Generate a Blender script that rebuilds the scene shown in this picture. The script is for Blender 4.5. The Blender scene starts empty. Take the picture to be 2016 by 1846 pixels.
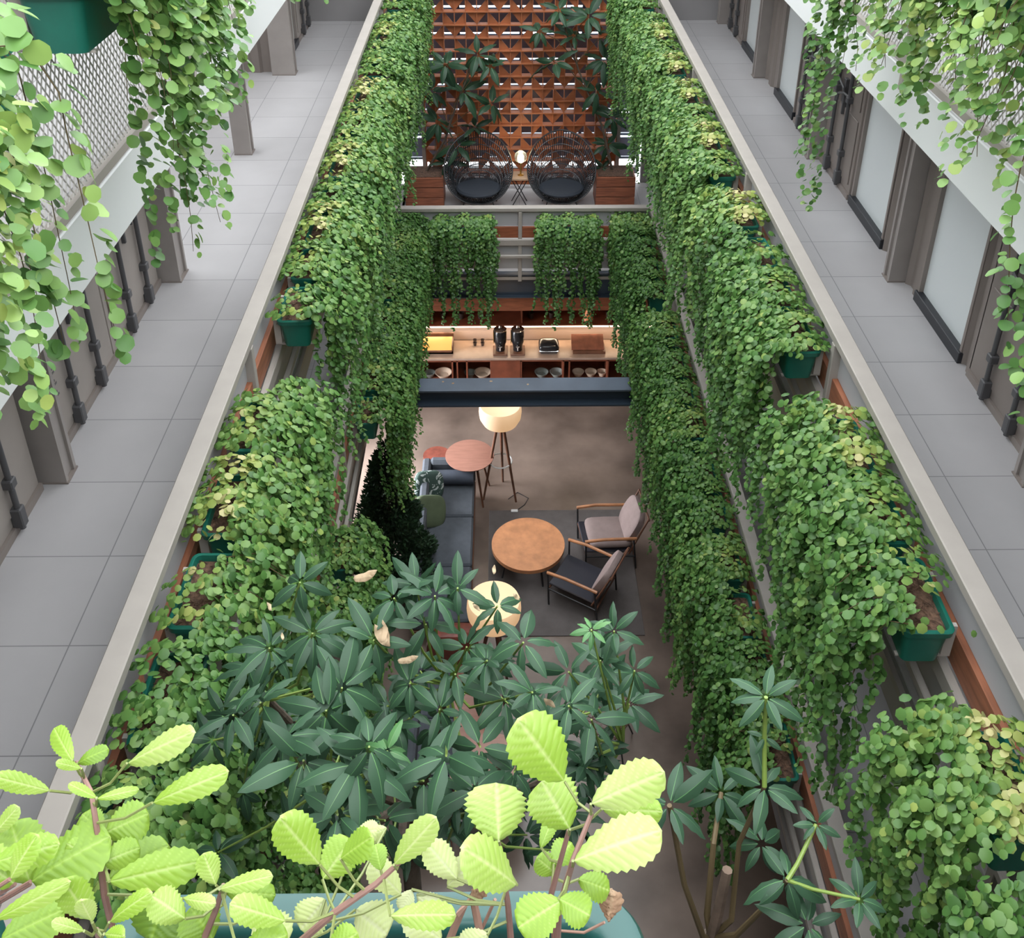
import bpy, math, random
import numpy as np
from mathutils import Vector, Matrix, noise as mnoise
from math import sin, cos, pi, radians, sqrt

S = bpy.context.scene
COL = S.collection
# ------------------------------------------------------------------ camera, light, exposure
TH = math.atan(1108 / 2020)
PSI = 0.0100
CAMZ = 10.5
cd = bpy.data.cameras.new('camera'); cam = bpy.data.objects.new('camera', cd); COL.objects.link(cam)
cam.location = (0, 0, CAMZ)
cam.rotation_euler = (pi / 2 - TH, 0, -PSI)
cd.sensor_fit = 'HORIZONTAL'; cd.sensor_width = 36; cd.lens = 36 * 2020 / 2016
cd.shift_y = -421 / 2016
cd.clip_start = 0.05
S.camera = cam

W = bpy.data.worlds.new('overcast_sky'); S.world = W; W.use_nodes = True
wn = W.node_tree.nodes; wl = W.node_tree.links
bg = wn['Background']; tc = wn.new('ShaderNodeTexCoord'); sx = wn.new('ShaderNodeSeparateXYZ')
mr = wn.new('ShaderNodeMapRange'); mr.inputs[1].default_value = -0.1; mr.inputs[2].default_value = 1
mx = wn.new('ShaderNodeMix'); mx.data_type = 'RGBA'
mx.inputs[6].default_value = (0.95, 0.97, 1, 1); mx.inputs[7].default_value = (0.93, 0.97, 1, 1)
wl.new(tc.outputs['Generated'], sx.inputs[0]); wl.new(sx.outputs[2], mr.inputs[0]); wl.new(mr.outputs[0], mx.inputs[0])
wl.new(mx.outputs[2], bg.inputs[0]); bg.inputs[1].default_value = 2.6

sun = bpy.data.lights.new('sun', 'SUN'); sun.energy = 0.3; sun.angle = radians(60); sun.color = (1, 0.98, 0.94)
suno = bpy.data.objects.new('sun', sun); COL.objects.link(suno); suno.rotation_euler = (radians(12), radians(6), 0)

S.view_settings.view_transform = 'Standard'; S.view_settings.look = 'None'
S.view_settings.gamma = 1; S.view_settings.use_curve_mapping = False
S.view_settings.exposure = 1.12
S.cycles.max_bounces = 5; S.cycles.diffuse_bounces = 3; S.cycles.transmission_bounces = 3
S.cycles.caustics_reflective = False; S.cycles.caustics_refractive = False
S.cycles.sample_clamp_indirect = 6; S.cycles.adaptive_threshold = 0.03

# level heights
ZB, ZA, ZT = 2.92, 5.82, 8.72            # finished floors; the guard's cap is 1.1 above
XL, XR = -1.65, 2.16                      # centre lines of the two long guards
WL, WR = -3.1, 3.63                       # container fronts

def ray(u, v):
    a = (u - 1008) / 2020; b = (v - 502) / 2020
    x, y, z = a, cos(TH) - b * sin(TH), -sin(TH) - b * cos(TH)
    return Vector((x * cos(PSI) + y * sin(PSI), -x * sin(PSI) + y * cos(PSI), z))
def at_depth(u, v, d): return Vector((0, 0, CAMZ)) + ray(u, v) * d
def at_z(u, v, z):
    r = ray(u, v); return Vector((0, 0, CAMZ)) + r * ((z - CAMZ) / r.z)
def at_x(u, v, x):
    r = ray(u, v); return Vector((0, 0, CAMZ)) + r * (x / r.x)
def at_y(u, v, y):
    r = ray(u, v); return Vector((0, 0, CAMZ)) + r * (y / r.y)

# ------------------------------------------------------------------ materials
MATS = {}
def mat(name, col, rough=0.6, metal=0.0, var=0.0, scale=3.0, bump=0.0, bscale=40.0, stretch=None, emit=None, estr=0.0, spec=None, trans=0.0):
    if name in MATS: return MATS[name]
    m = bpy.data.materials.new(name); m.use_nodes = True; nt = m.node_tree; n = nt.nodes; l = nt.links
    b = n['Principled BSDF']
    b.inputs['Base Color'].default_value = (*col, 1); b.inputs['Roughness'].default_value = rough
    b.inputs['Metallic'].default_value = metal
    if spec is not None: b.inputs['Specular IOR Level'].default_value = spec
    if emit: b.inputs['Emission Color'].default_value = (*emit, 1); b.inputs['Emission Strength'].default_value = estr
    if trans: b.inputs['Transmission Weight'].default_value = trans
    if var or bump:
        t = n.new('ShaderNodeTexCoord'); mp = n.new('ShaderNodeMapping'); l.new(t.outputs['Object'], mp.inputs[0])
        if stretch: mp.inputs['Scale'].default_value = stretch
    if var:
        nz = n.new('ShaderNodeTexNoise'); nz.inputs['Scale'].default_value = scale; nz.inputs['Detail'].default_value = 5
        l.new(mp.outputs[0], nz.inputs[0])
        r = n.new('ShaderNodeValToRGB'); r.color_ramp.elements[0].position = 0.3; r.color_ramp.elements[1].position = 0.7
        r.color_ramp.elements[0].color = (*[max(0, c * (1 - var)) for c in col], 1)
        r.color_ramp.elements[1].color = (*[min(1, c * (1 + var)) for c in col], 1)
        l.new(nz.outputs[0], r.inputs[0]); l.new(r.outputs[0], b.inputs['Base Color'])
    if bump:
        nb = n.new('ShaderNodeTexNoise'); nb.inputs['Scale'].default_value = bscale; l.new(mp.outputs[0], nb.inputs[0])
        bp = n.new('ShaderNodeBump'); bp.inputs['Strength'].default_value = bump; bp.inputs['Distance'].default_value = 0.01
        l.new(nb.outputs[0], bp.inputs['Height']); l.new(bp.outputs[0], b.inputs['Normal'])
    MATS[name] = m; return m

def tile_mat():
    m = mat('grey_tile', (0.40, 0.40, 0.425), 0.55); nt = m.node_tree; n = nt.nodes; l = nt.links; b = n['Principled BSDF']
    g = n.new('ShaderNodeNewGeometry'); s = n.new('ShaderNodeSeparateXYZ'); l.new(g.outputs['Position'], s.inputs[0])
    def M(op, a, bb=None, c=None):
        k = n.new('ShaderNodeMath'); k.operation = op
        for i, q in enumerate((a, bb, c)):
            if q is None: continue
            if isinstance(q, (int, float)): k.inputs[i].default_value = q
            else: l.new(q, k.inputs[i])
        return k.outputs[0]
    outs = []; cells = []
    for k, off in ((0, -2.44), (1, 4.69)):
        q = M('DIVIDE', M('ADD', s.outputs[k], -off + 68), 0.68)
        fr = M('FRACT', q); cells.append(M('FLOOR', q))
        e = M('MINIMUM', fr, M('SUBTRACT', 1, fr)); outs.append(M('LESS_THAN', e, 0.0055))
    joint = M('MAXIMUM', outs[0], outs[1])
    cm = n.new('ShaderNodeCombineXYZ'); l.new(cells[0], cm.inputs[0]); l.new(cells[1], cm.inputs[1])
    wnn = n.new('ShaderNodeTexWhiteNoise'); wnn.noise_dimensions = '3D'; l.new(cm.outputs[0], wnn.inputs[0])
    nz = n.new('ShaderNodeTexNoise'); nz.inputs['Scale'].default_value = 2.5; nz.inputs['Detail'].default_value = 6; l.new(g.outputs['Position'], nz.inputs[0])
    br = M('ADD', M('MULTIPLY', wnn.outputs[0], 0.07), M('MULTIPLY', nz.outputs[0], 0.16)); br = M('ADD', br, 0.88)
    c1 = n.new('ShaderNodeMix'); c1.data_type = 'RGBA'; c1.blend_type = 'MULTIPLY'; c1.inputs[0].default_value = 1
    c1.inputs[6].default_value = (0.45, 0.44, 0.445, 1)
    cb = n.new('ShaderNodeCombineXYZ'); [l.new(br, cb.inputs[i]) for i in range(3)]; l.new(cb.outputs[0], c1.inputs[7])
    c2 = n.new('ShaderNodeMix'); c2.data_type = 'RGBA'; l.new(joint, c2.inputs[0]); l.new(c1.outputs[2], c2.inputs[6]); c2.inputs[7].default_value = (0.24, 0.235, 0.24, 1)
    l.new(c2.outputs[2], b.inputs['Base Color'])
    return m

def leaf_mat(name, stops, rough=0.42, tr=0.3, var=0.12, spec=0.4):
    m = bpy.data.materials.new(name); m.use_nodes = True; nt = m.node_tree; n = nt.nodes; l = nt.links
    b = n['Principled BSDF']; out = n['Material Output']
    a = n.new('ShaderNodeAttribute'); a.attribute_name = 'tint'
    r = n.new('ShaderNodeValToRGB'); els = r.color_ramp.elements
    els[0].position = stops[0][0]; els[0].color = (*stops[0][1], 1); els[1].position = stops[-1][0]; els[1].color = (*stops[-1][1], 1)
    for p, c in stops[1:-1]: e = els.new(p); e.color = (*c, 1)
    oi = n.new('ShaderNodeObjectInfo')
    ad = n.new('ShaderNodeMath'); ad.operation = 'MULTIPLY_ADD'; ad.inputs[1].default_value = var; l.new(oi.outputs['Random'], ad.inputs[0])
    l.new(a.outputs['Fac'], ad.inputs[2]); l.new(ad.outputs[0], r.inputs[0])
    l.new(r.outputs[0], b.inputs['Base Color']); b.inputs['Roughness'].default_value = rough; b.inputs['Specular IOR Level'].default_value = spec
    t = n.new('ShaderNodeBsdfTranslucent'); l.new(r.outputs[0], t.inputs[0])
    mxs = n.new('ShaderNodeMixShader'); mxs.inputs[0].default_value = tr
    l.new(b.outputs[0], mxs.inputs[1]); l.new(t.outputs[0], mxs.inputs[2]); l.new(mxs.outputs[0], out.inputs[0])
    MATS[name] = m; return m

M_TILE = tile_mat()
M_RAIL = mat('rail_paint', (0.36, 0.33, 0.30), 0.45, 0.0, 0.05, 6)
M_PANEL = mat('grey_sheet', (0.40, 0.40, 0.41), 0.45)
M_TIMBER = mat('red_timber', (0.28, 0.105, 0.055), 0.5, 0, 0.3, 4, stretch=(8, 1, 8))
M_TIMBERX = mat('red_timber_cross', (0.27, 0.085, 0.04), 0.5, 0, 0.3, 4, stretch=(1, 8, 8))
M_WHITE = mat('white_steel', (0.70, 0.72, 0.72), 0.4)
M_BLUE = mat('blue_black_steel', (0.035, 0.05, 0.072), 0.35)
M_POST = mat('post_paint', (0.33, 0.30, 0.28), 0.5, 0, 0.06, 5)
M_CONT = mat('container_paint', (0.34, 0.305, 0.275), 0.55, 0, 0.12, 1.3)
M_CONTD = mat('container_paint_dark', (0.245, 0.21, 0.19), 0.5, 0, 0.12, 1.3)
M_ROD = mat('rod_paint', (0.085, 0.085, 0.09), 0.45)
M_FROST = mat('frosted_glass', (0.72, 0.77, 0.77), 0.18)
M_BLACK = mat('black_sheet', (0.02, 0.022, 0.027), 0.4)
M_GREENP = mat('green_plastic', (0.008, 0.12, 0.085), 0.38, 0, 0.1, 8)
M_SOIL = mat('dry_soil', (0.10, 0.055, 0.035), 0.95, 0, 0.6, 40, 0.8, 60)
M_STEM = mat('brown_stem', (0.10, 0.07, 0.03), 0.7)
M_STEMG = mat('green_stem', (0.17, 0.25, 0.05), 0.5)
M_BARK = mat('grey_bark', (0.10, 0.075, 0.055), 0.85, 0, 0.4, 12, 0.5, 40)
M_CEIL = mat('ceiling_paint', (0.62, 0.61, 0.60), 0.7)
M_CONC = mat('concrete', (0.32, 0.31, 0.31), 0.8, 0, 0.12, 2)
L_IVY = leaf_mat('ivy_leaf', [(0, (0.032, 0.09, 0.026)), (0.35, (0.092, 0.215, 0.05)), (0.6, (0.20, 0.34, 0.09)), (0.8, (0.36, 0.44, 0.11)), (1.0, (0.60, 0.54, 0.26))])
L_NEAR = leaf_mat('swedish_ivy_leaf', [(0, (0.045, 0.12, 0.010)), (0.5, (0.215, 0.345, 0.04)), (0.8, (0.41, 0.48, 0.19)), (1.0, (0.44, 0.47, 0.27))], 0.4, 0.3, 0.0)
L_UMB = leaf_mat('umbrella_leaf', [(0, (0.020, 0.050, 0.027)), (0.5, (0.046, 0.104, 0.055)), (0.75, (0.09, 0.22, 0.075)), (1.0, (0.17, 0.27, 0.13))], 0.42, 0.12, 0.0, 0.26)
L_DRY = leaf_mat('dry_leaf', [(0, (0.20, 0.09, 0.05)), (1.0, (0.52, 0.42, 0.27))], 0.7, 0.2, 0.0)
L_CON = leaf_mat('conifer_leaf', [(0, (0.008, 0.025, 0.012)), (1.0, (0.03, 0.075, 0.03))], 0.6, 0.1, 0.0)

# ------------------------------------------------------------------ mesh builder
class MB:
    def __init__(s): s.v = []; s.f = []
    def add(s, vs, fs):
        k = len(s.v); s.v += [tuple(p) for p in vs]; s.f += [tuple(i + k for i in q) for q in fs]; return s
    def box(s, x0, x1, y0, y1, z0, z1, bev=0.0):
        if x0 > x1: x0, x1 = x1, x0
        if y0 > y1: y0, y1 = y1, y0
        if z0 > z1: z0, z1 = z1, z0
        return s.obox(Vector(((x0 + x1) / 2, (y0 + y1) / 2, (z0 + z1) / 2)), (x1 - x0, y1 - y0, z1 - z0), None, bev)
    def obox(s, c, d, R=None, bev=0.0):
        hx, hy, hz = d[0] / 2, d[1] / 2, d[2] / 2
        if bev <= 0:
            vs = [Vector((x, y, z)) for x in (-hx, hx) for y in (-hy, hy) for z in (-hz, hz)]
            fs = [(0, 1, 3, 2), (4, 6, 7, 5), (0, 4, 5, 1), (2, 3, 7, 6), (0, 2, 6, 4), (1, 5, 7, 3)]
        else:   # chamfered box
            b = min(bev, hx * .9, hy * .9, hz * .9); vs = []; 
            for sx_ in (-1, 1):
                for sy_ in (-1, 1):
                    for sz_ in (-1, 1):
                        vs += [Vector((sx_ * hx, sy_ * (hy - b), sz_ * (hz - b))), Vector((sx_ * (hx - b), sy_ * hy, sz_ * (hz - b))), Vector((sx_ * (hx - b), sy_ * (hy - b), sz_ * hz))]
            I = lambda a, b_, c_, k: ((a * 2 + b_) * 2 + c_) * 3 + k
            fs = []
            for a in (0, 1):
                fs.append([I(a, 0, 0, 0), I(a, 1, 0, 0), I(a, 1, 1, 0), I(a, 0, 1, 0)][::1 if a else -1])
                fs.append([I(0, a, 0, 1), I(1, a, 0, 1), I(1, a, 1, 1), I(0, a, 1, 1)][::-1 if a else 1])
                fs.append([I(0, 0, a, 2), I(1, 0, a, 2), I(1, 1, a, 2), I(0, 1, a, 2)][::1 if a else -1])
            for a in (0, 1):
                for b_ in (0, 1):
                    fs.append([I(a, b_, 0, 0), I(a, b_, 0, 1), I(a, b_, 1, 1), I(a, b_, 1, 0)])
                    fs.append([I(a, 0, b_, 0), I(a, 1, b_, 0), I(a, 1, b_, 2), I(a, 0, b_, 2)])
                    fs.append([I(0, a, b_, 1), I(1, a, b_, 1), I(1, a, b_, 2), I(0, a, b_, 2)])
                    for c_ in (0, 1): fs.append([I(a, b_, c_, 0), I(a, b_, c_, 1), I(a, b_, c_, 2)])
        c = Vector(c)
        if R is not None: vs = [R @ p for p in vs]
        return s.add([p + c for p in vs], fs)
    def ring(s, c, ax, r, n):
        ax = Vector(ax).normalized(); u = ax.orthogonal().normalized(); w = ax.cross(u)
        return [Vector(c) + (u * cos(2 * pi * i / n) + w * sin(2 * pi * i / n)) * r for i in range(n)]
    def cyl(s, p0, p1, r, r2=None, n=10):
        p0 = Vector(p0); p1 = Vector(p1); r2 = r if r2 is None else r2; ax = p1 - p0
        vs = s.ring(p0, ax, r, n) + s.ring(p1, ax, r2, n)
        fs = [(i, (i + 1) % n, n + (i + 1) % n, n + i) for i in range(n)] + [tuple(range(n))[::-1], tuple(range(n, 2 * n))]
        return s.add(vs, fs)
    def tube(s, pts, r, n=6, r2=None):
        pts = [Vector(p) for p in pts]; m = len(pts); vs = []; u = None
        for i, p in enumerate(pts):
            d = (pts[min(i + 1, m - 1)] - pts[max(i - 1, 0)]).normalized()
            if u is None: u = d.orthogonal().normalized()
            u = (u - d * u.dot(d)).normalized(); w = d.cross(u)
            rr = r if r2 is None else r + (r2 - r) * i / (m - 1)
            vs += [p + (u * cos(2 * pi * k / n) + w * sin(2 * pi * k / n)) * rr for k in range(n)]
        fs = [(i * n + k, i * n + (k + 1) % n, (i + 1) * n + (k + 1) % n, (i + 1) * n + k) for i in range(m - 1) for k in range(n)]
        fs += [tuple(range(n))[::-1], tuple(range((m - 1) * n, m * n))]
        return s.add(vs, fs)
    def lathe(s, prof, c=(0, 0, 0), n=24, R=None):
        vs = []; c = Vector(c)
        for r, z in prof:
            for k in range(n):
                p = Vector((r * cos(2 * pi * k / n), r * sin(2 * pi * k / n), z)); vs.append(c + (R @ p if R is not None else p))
        m = len(prof); fs = [(i * n + k, i * n + (k + 1) % n, (i + 1) * n + (k + 1) % n, (i + 1) * n + k) for i in range(m - 1) for k in range(n)]
        fs += [tuple(range(n))[::-1], tuple(range((m - 1) * n, m * n))]
        return s.add(vs, fs)
    def prism(s, poly, z0, z1):
        n = len(poly)
        return s.add([(x, y, z0) for x, y in poly] + [(x, y, z1) for x, y in poly],
                     [tuple(range(n))[::-1], tuple(range(n, 2 * n))] + [(i, (i + 1) % n, n + (i + 1) % n, n + i) for i in range(n)])
    def build(s, name, m, parent=None, smooth=False, loc=None):
        """vertices are world positions unless the parent asks for local ones (parent['local'] set during building)"""
        me = bpy.data.meshes.new(name)
        off = Vector((0, 0, 0))
        if parent is not None and not LOCAL.get(parent.name): 
            off = abs_loc(parent)
        elif loc is not None: off = Vector(loc)
        me.from_pydata([tuple(Vector(p) - off) for p in s.v], [], s.f); me.update()
        ms = m if isinstance(m, (list, tuple)) else [m]
        for q in ms: me.materials.append(q)
        if smooth:
            me.polygons.foreach_set('use_smooth', [True] * len(me.polygons))
            try: me.set_sharp_from_angle(angle=radians(38))
            except Exception: pass
        o = bpy.data.objects.new(name, me); COL.objects.link(o)
        if parent is not None: o.parent = parent
        elif loc is not None: o.location = loc
        return o
LOCAL = {}
def abs_loc(o):
    p = Vector(o.location)
    while o.parent: o = o.parent; p = p + Vector(o.location)
    return p
def thing(name, label, cat, loc=(0, 0, 0), rz=0.0, group=None, local=False):
    o = bpy.data.objects.new(name, None); COL.objects.link(o); o.empty_display_size = 0.1
    o.location = loc; o.rotation_euler = (0, 0, rz); o['label'] = label; o['category'] = cat
    if group: o['group'] = group
    if local: LOCAL[o.name] = True
    return o
def tag(o, label, cat, group=None):
    o['label'] = label; o['category'] = cat
    if group: o['group'] = group
    return o
def struct(o): o['kind'] = 'structure'; return o
def setempty(name, loc):
    o = bpy.data.objects.new(name, None); COL.objects.link(o); o.location = loc; o['kind'] = 'structure'; o.empty_display_size = .1; return o
def copy_tree(o, parent=None):
    c = o.copy(); COL.objects.link(c); c.parent = parent
    for ch in list(o.children): copy_tree(ch, c)
    return c

# leaves from numpy arrays: centre C, normal N, tip direction T, size, tint -> one mesh
def leaf_mesh(name, tmpl, faces, C, N, T, size, tint, material, ft=None):
    C = np.asarray(C, float); N = np.asarray(N, float); T = np.asarray(T, float); size = np.asarray(size, float); tint = np.asarray(tint, float)
    N /= np.linalg.norm(N, axis=1)[:, None] + 1e-9
    T = T - N * (T * N).sum(1)[:, None]; T /= np.linalg.norm(T, axis=1)[:, None] + 1e-9
    B = np.cross(N, T); t = np.asarray(tmpl, float); n = len(C); k = len(t)
    V = C[:, None] + size[:, None, None] * (t[None, :, 0:1] * B[:, None] + t[None, :, 1:2] * T[:, None] + t[None, :, 2:3] * N[:, None])
    V = V.reshape(-1, 3); me = bpy.data.meshes.new(name)
    fl = [len(q) for q in faces]; lv = np.array([i for q in faces for i in q])
    L = (lv[None] + (np.arange(n) * k)[:, None]).reshape(-1)
    tot = np.tile(np.array(fl), n); start = np.concatenate([[0], np.cumsum(tot)[:-1]])
    me.vertices.add(len(V)); me.vertices.foreach_set('co', V.reshape(-1).astype(np.float32))
    me.loops.add(len(L)); me.loops.foreach_set('vertex_index', L.astype(np.int32))
    me.polygons.add(len(tot)); me.polygons.foreach_set('loop_start', start.astype(np.int32)); me.polygons.foreach_set('loop_total', tot.astype(np.int32))
    me.polygons.foreach_set('use_smooth', np.ones(len(tot), bool))
    me.update(calc_edges=True)
    at = me.attributes.new('tint', 'FLOAT', 'FACE'); tv = np.repeat(tint, len(faces))
    if ft is not None: tv = tv + np.tile(np.asarray(ft, float), n)
    at.data.foreach_set('value', tv.astype(np.float32))
    me.materials.append(material); return me
def round_tmpl(n=7, cup=0.18):
    v = [(0, 0.0, 0.06)]
    for i in range(n):
        a = 2 * pi * (i + .5) / n - pi / 2
        v.append((cos(a) * 0.95, sin(a) * (1.0 if sin(a) > 0 else .88), -cup * (0.5 + 0.5 * abs(cos(a)))))
    return v, [(0, i + 1, (i + 1) % n + 1) for i in range(n)]

def ivy_tmpl(n=12):
    """round leaf with a scalloped rim, folded a little along its midrib"""
    v = [(0, 0, -.02)]
    for i in range(n):
        a = 2 * pi * (i + .5) / n - pi / 2; r = .94 + (.06 if i % 2 else 0)
        v.append((cos(a) * r, sin(a) * r * (1.06 if sin(a) > 0 else .9), .02 - .10 * sin(a) ** 2 + .10 * abs(cos(a))))
    return v, [(0, i + 1, (i + 1) % n + 1) for i in range(n)]
# ------------------------------------------------------------------ setting: floors, walls, beams
YN, YF = -1.5, 16.45          # near and far end walls
def sbox(name, m, *b, bev=0): 
    mb = MB()
    for q in (b if isinstance(b[0], (tuple, list)) else [b]): mb.box(*q, bev=bev)
    return struct(mb.build(name, m))
M_GROUND = mat('polished_concrete', (0.17, 0.13, 0.108), 0.26, 0, 0.5, 0.8, 0.05, 8)
sbox('floor_ground', M_GROUND, -6, 6.5, YN, 17.3, -0.2, 0)
for nm, z in (('lower', ZB), ('middle', ZA), ('upper', ZT)):
    left = [(-6 if nm == 'middle' else WL - .3, XL - .05, YN, YF, z - .30, z)]
    right = [(XR + .05, WR + .4, YN, YF, z - .30, z)]
    near = [(XL - .05, XR + .05, YN, 0.18, z - .30, z)]
    mb = MB()
    for q in left + right + near: mb.box(*q)
    if nm == 'lower': mb.box(XL - .05, XR + .05, 13.32, 17.2, z - .30, z)
    struct(mb.build('floor_' + nm, M_TILE))
# white or dark channel along each slab edge
def fascia(name, z0, z1, m, m2=None):
    e = setempty(name, (XL, 0, z0))
    for x, d in ((XL - .05, 1), (XR + .05, -1)):
        mb = MB(); mb.box(x - .06 * d * -1 * 0, x + .05 * d, 0.2, YF, z0, z1, bev=.006); mb.build('edge_channel', m, e)
    MB().box(XL - .05, XR + .05, .18, .24, z0, z1).build('edge_channel', m, e)
    return e
fascia('trim_1', ZT - .29, ZT + .0, M_WHITE)
fascia('trim_2', ZA - .34, ZA - .0, mat('grey_steel', (0.36, 0.35, 0.34), 0.4))
fascia('trim_3', ZB - .34, ZB - .0, M_BLUE)
# ceilings under the walkways
for i, z in enumerate((ZB, ZA, ZT)):
    sbox('ceiling_' + ('ground', 'lower', 'middle')[i], M_CEIL, (WL - .2 if i != 1 else -5.9, XL - .12, YN, YF, z - .33, z - .3), (XR + .12, WR + .3, YN, YF, z - .33, z - .3))
# outer walls
sbox('wall_left', M_CONTD, (-6.1, -6.0, YN, 17.3, 0, ZT), (-3.7, -3.6, YN, 10.3, 0, ZB - .3), (-3.7, -3.6, 13.6, YF, 0, ZB - .3))
sbox('wall_right', M_CONTD, (4.3, 4.4, YN, 17.3, 0, ZT + 2.6))
sbox('wall_near', M_CONTD, -6, 6.4, YN - .1, YN, 0, ZT + 2.6)
mb = MB()      # far walls at the ends of both corridors, and the frame round the big far window
for z in (ZB, ZA, ZT):
    mb.box(-6, -1.78, YF, YF + .12, z, z + 2.6); mb.box(2.42, 6.4, YF, YF + .12, z, z + 2.6)
mb.box(-6, 6.4, 15.25, 15.37, 0, ZB - .3)
struct(mb.build('wall_far', mat('far_wall_paint', (0.30, 0.29, 0.29), 0.6, 0, 0.1, 1)))
sbox('ceiling_upper', M_CEIL, (-6, XL - .5, YN, YF, ZT + 2.62, ZT + 2.72), (XR + .5, 6.4, YN, YF, ZT + 2.62, ZT + 2.72))  # unseen roof strips added to cut the skylight on the upper walkways
sbox('wall_upper_left', M_CONT, (WL - .3, WL - .2, YN, YF, ZT, ZT + 2.6))

# container fronts: corrugated sides, door leaves with rods and handles, frosted windows
def corrug(mb, x, y0, y1, z0, z1, sgn, p=.26, d=.035):
    n = max(1, int(round(abs(y1 - y0) / p))); ys = []
    for i in range(n):
        a = y0 + (y1 - y0) * i / n; w = (y1 - y0) / n
        ys += [(a, 0), (a + w * .32, 0), (a + w * .46, d), (a + w * .82, d), (a + w * .96, 0)]
    ys.append((y1, 0))
    vs = [(x - sgn * q, y, z) for z in (z0, z1) for y, q in ys]; k = len(ys)
    mb.add(vs, [(i, i + 1, k + i + 1, k + i) for i in range(k - 1)])
    mb.box(x - sgn * .05, x - sgn * .09, y0, y1, z0, z1)
DN = [0]; WN = [0]; TN = [3]
def column(side, y, z, w=.16, x=None, dep=.2):
    TN[0] += 1
    sgn = 1 if side == 'L' else -1; X = WL if side == 'L' else WR
    X = X if x is None else x
    e = setempty('trim_%d' % TN[0], (X, y, z))
    MB().box(X - sgn * .1, X + sgn * dep * .75, y - w / 2, y + w / 2, z, z + 2.58, bev=.006).build('column', M_POST, e)
    mb = MB(); mb.box(X - sgn * .1, X + sgn * (dep * .75 + .02), y + w / 2 - .02, y + w / 2 + .015, z, z + 2.58); mb.box(X - sgn * .1, X + sgn * (dep * .75 + .02), y - w / 2 - .015, y - w / 2 + .02, z, z + 2.58)
    mb.build('column_flange', M_POST, e)
    MB().box(X - sgn * .1, X + sgn * (dep * .75 + .03), y - w / 2 - .02, y + w / 2 + .02, z, z + .012).build('base_plate', M_CONTD, e)
def door(side, y0, y1, z, rods=4, plac=False):
    DN[0] += 1; sgn = 1 if side == 'L' else -1; X = WL if side == 'L' else WR
    e = setempty('door_%d' % DN[0], (X, (y0 + y1) / 2, z))
    ya, yb = min(y0, y1), max(y0, y1); leaves = 2 if yb - ya > 1.6 else 1; w = (yb - ya) / leaves
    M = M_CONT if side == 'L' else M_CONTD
    for k in range(leaves):
        a, b = ya + k * w, ya + (k + 1) * w
        mb = MB(); mb.box(X - sgn * .06, X, a + .008, b - .008, z + .06, z + 2.56, bev=.004)
        for q in range(3):
            zz = z + .14 + q * .80
            mb.box(X, X + sgn * .012, a + .07, b - .07, zz, zz + .70, bev=.01)
        mb.build('door_leaf', M, e)
        for r in range(rods // leaves):
            yy = a + w * (r + .5 + (.12 if r == 0 else -.12) * (1 if rods // leaves > 1 else 0)) / (rods // leaves)
            ro = MB().cyl((X + sgn * .045, yy, z + .03), (X + sgn * .045, yy, z + 2.52), .020, n=12).build('locking_rod', M_ROD, e, True)
            g = MB()
            for zz in (z + .05, z + .36, z + .95, z + 1.35, z + 2.2):
                hh = .15 if zz < z + .1 else .07
                g.box(X, X + sgn * .075, yy - .036, yy + .036, zz, zz + hh, bev=.008)
            g.build('rod_bracket', M_ROD, ro)
            hz = z + (1.12 if r % 2 else 1.02); dy = .30 * (1 if r % 2 == 0 else -1)
            h = MB(); h.tube([(X + sgn * .055, yy, hz), (X + sgn * .08, yy + dy * .3, hz + .01), (X + sgn * .075, yy + dy * .9, hz - .05), (X + sgn * .07, yy + dy, hz - .14)], .013)
            h.box(X, X + sgn * .05, yy + dy * .55, yy + dy * .8, hz - .13, hz + .03, bev=.006); h.box(X, X + sgn * .045, yy + dy * .6, yy + dy * .7, hz - .26, hz - .1, bev=.006)
            h.build('handle', M_ROD, ro)
    MB().box(X - sgn * .07, X + sgn * .02, ya, yb, z, z + .06).build('door_sill', M_CONTD, e)
    return e
def frost(side, y0, y1, z):
    WN[0] += 1; sgn = 1 if side == 'L' else -1; X = WL if side == 'L' else WR
    e = setempty('window_%d' % WN[0], (X, (y0 + y1) / 2, z)); a, b = min(y0, y1), max(y0, y1)
    MB().box(X - sgn * .05, X - sgn * .03, a + .03, b - .03, z + .1, z + 2.55).build('pane', M_FROST, e)
    mb = MB(); mb.box(X - sgn * .08, X + sgn * .01, a, a + .035, z, z + 2.58); mb.box(X - sgn * .08, X + sgn * .01, b - .035, b, z, z + 2.58); mb.box(X - sgn * .08, X + sgn * .01, a, b, z + 2.54, z + 2.58)
    mb.build('window_frame', M_CONTD, e)
    MB().box(X - sgn * .08, X + sgn * .03, a - .01, b + .01, z, z + .10, bev=.005).build('sill_plinth', M_BLACK, e)
def jamb(side, y0, y1, z):
    TN[0] += 1; sgn = 1 if side == 'L' else -1; X = WL if side == 'L' else WR
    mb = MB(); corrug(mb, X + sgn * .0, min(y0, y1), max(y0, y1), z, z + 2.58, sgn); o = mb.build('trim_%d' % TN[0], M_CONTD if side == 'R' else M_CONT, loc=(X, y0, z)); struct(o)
def back(side, y0, y1, z):
    X = WL - .12 if side == 'L' else WR + .12
    sgn = 1 if side == 'L' else -1
    sbox('wall_left_side' if side == 'L' else 'wall_right_side', M_CONT if side == 'L' else M_CONTD, X, X - sgn * .08, y0, y1, z, z + 2.6)
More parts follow.
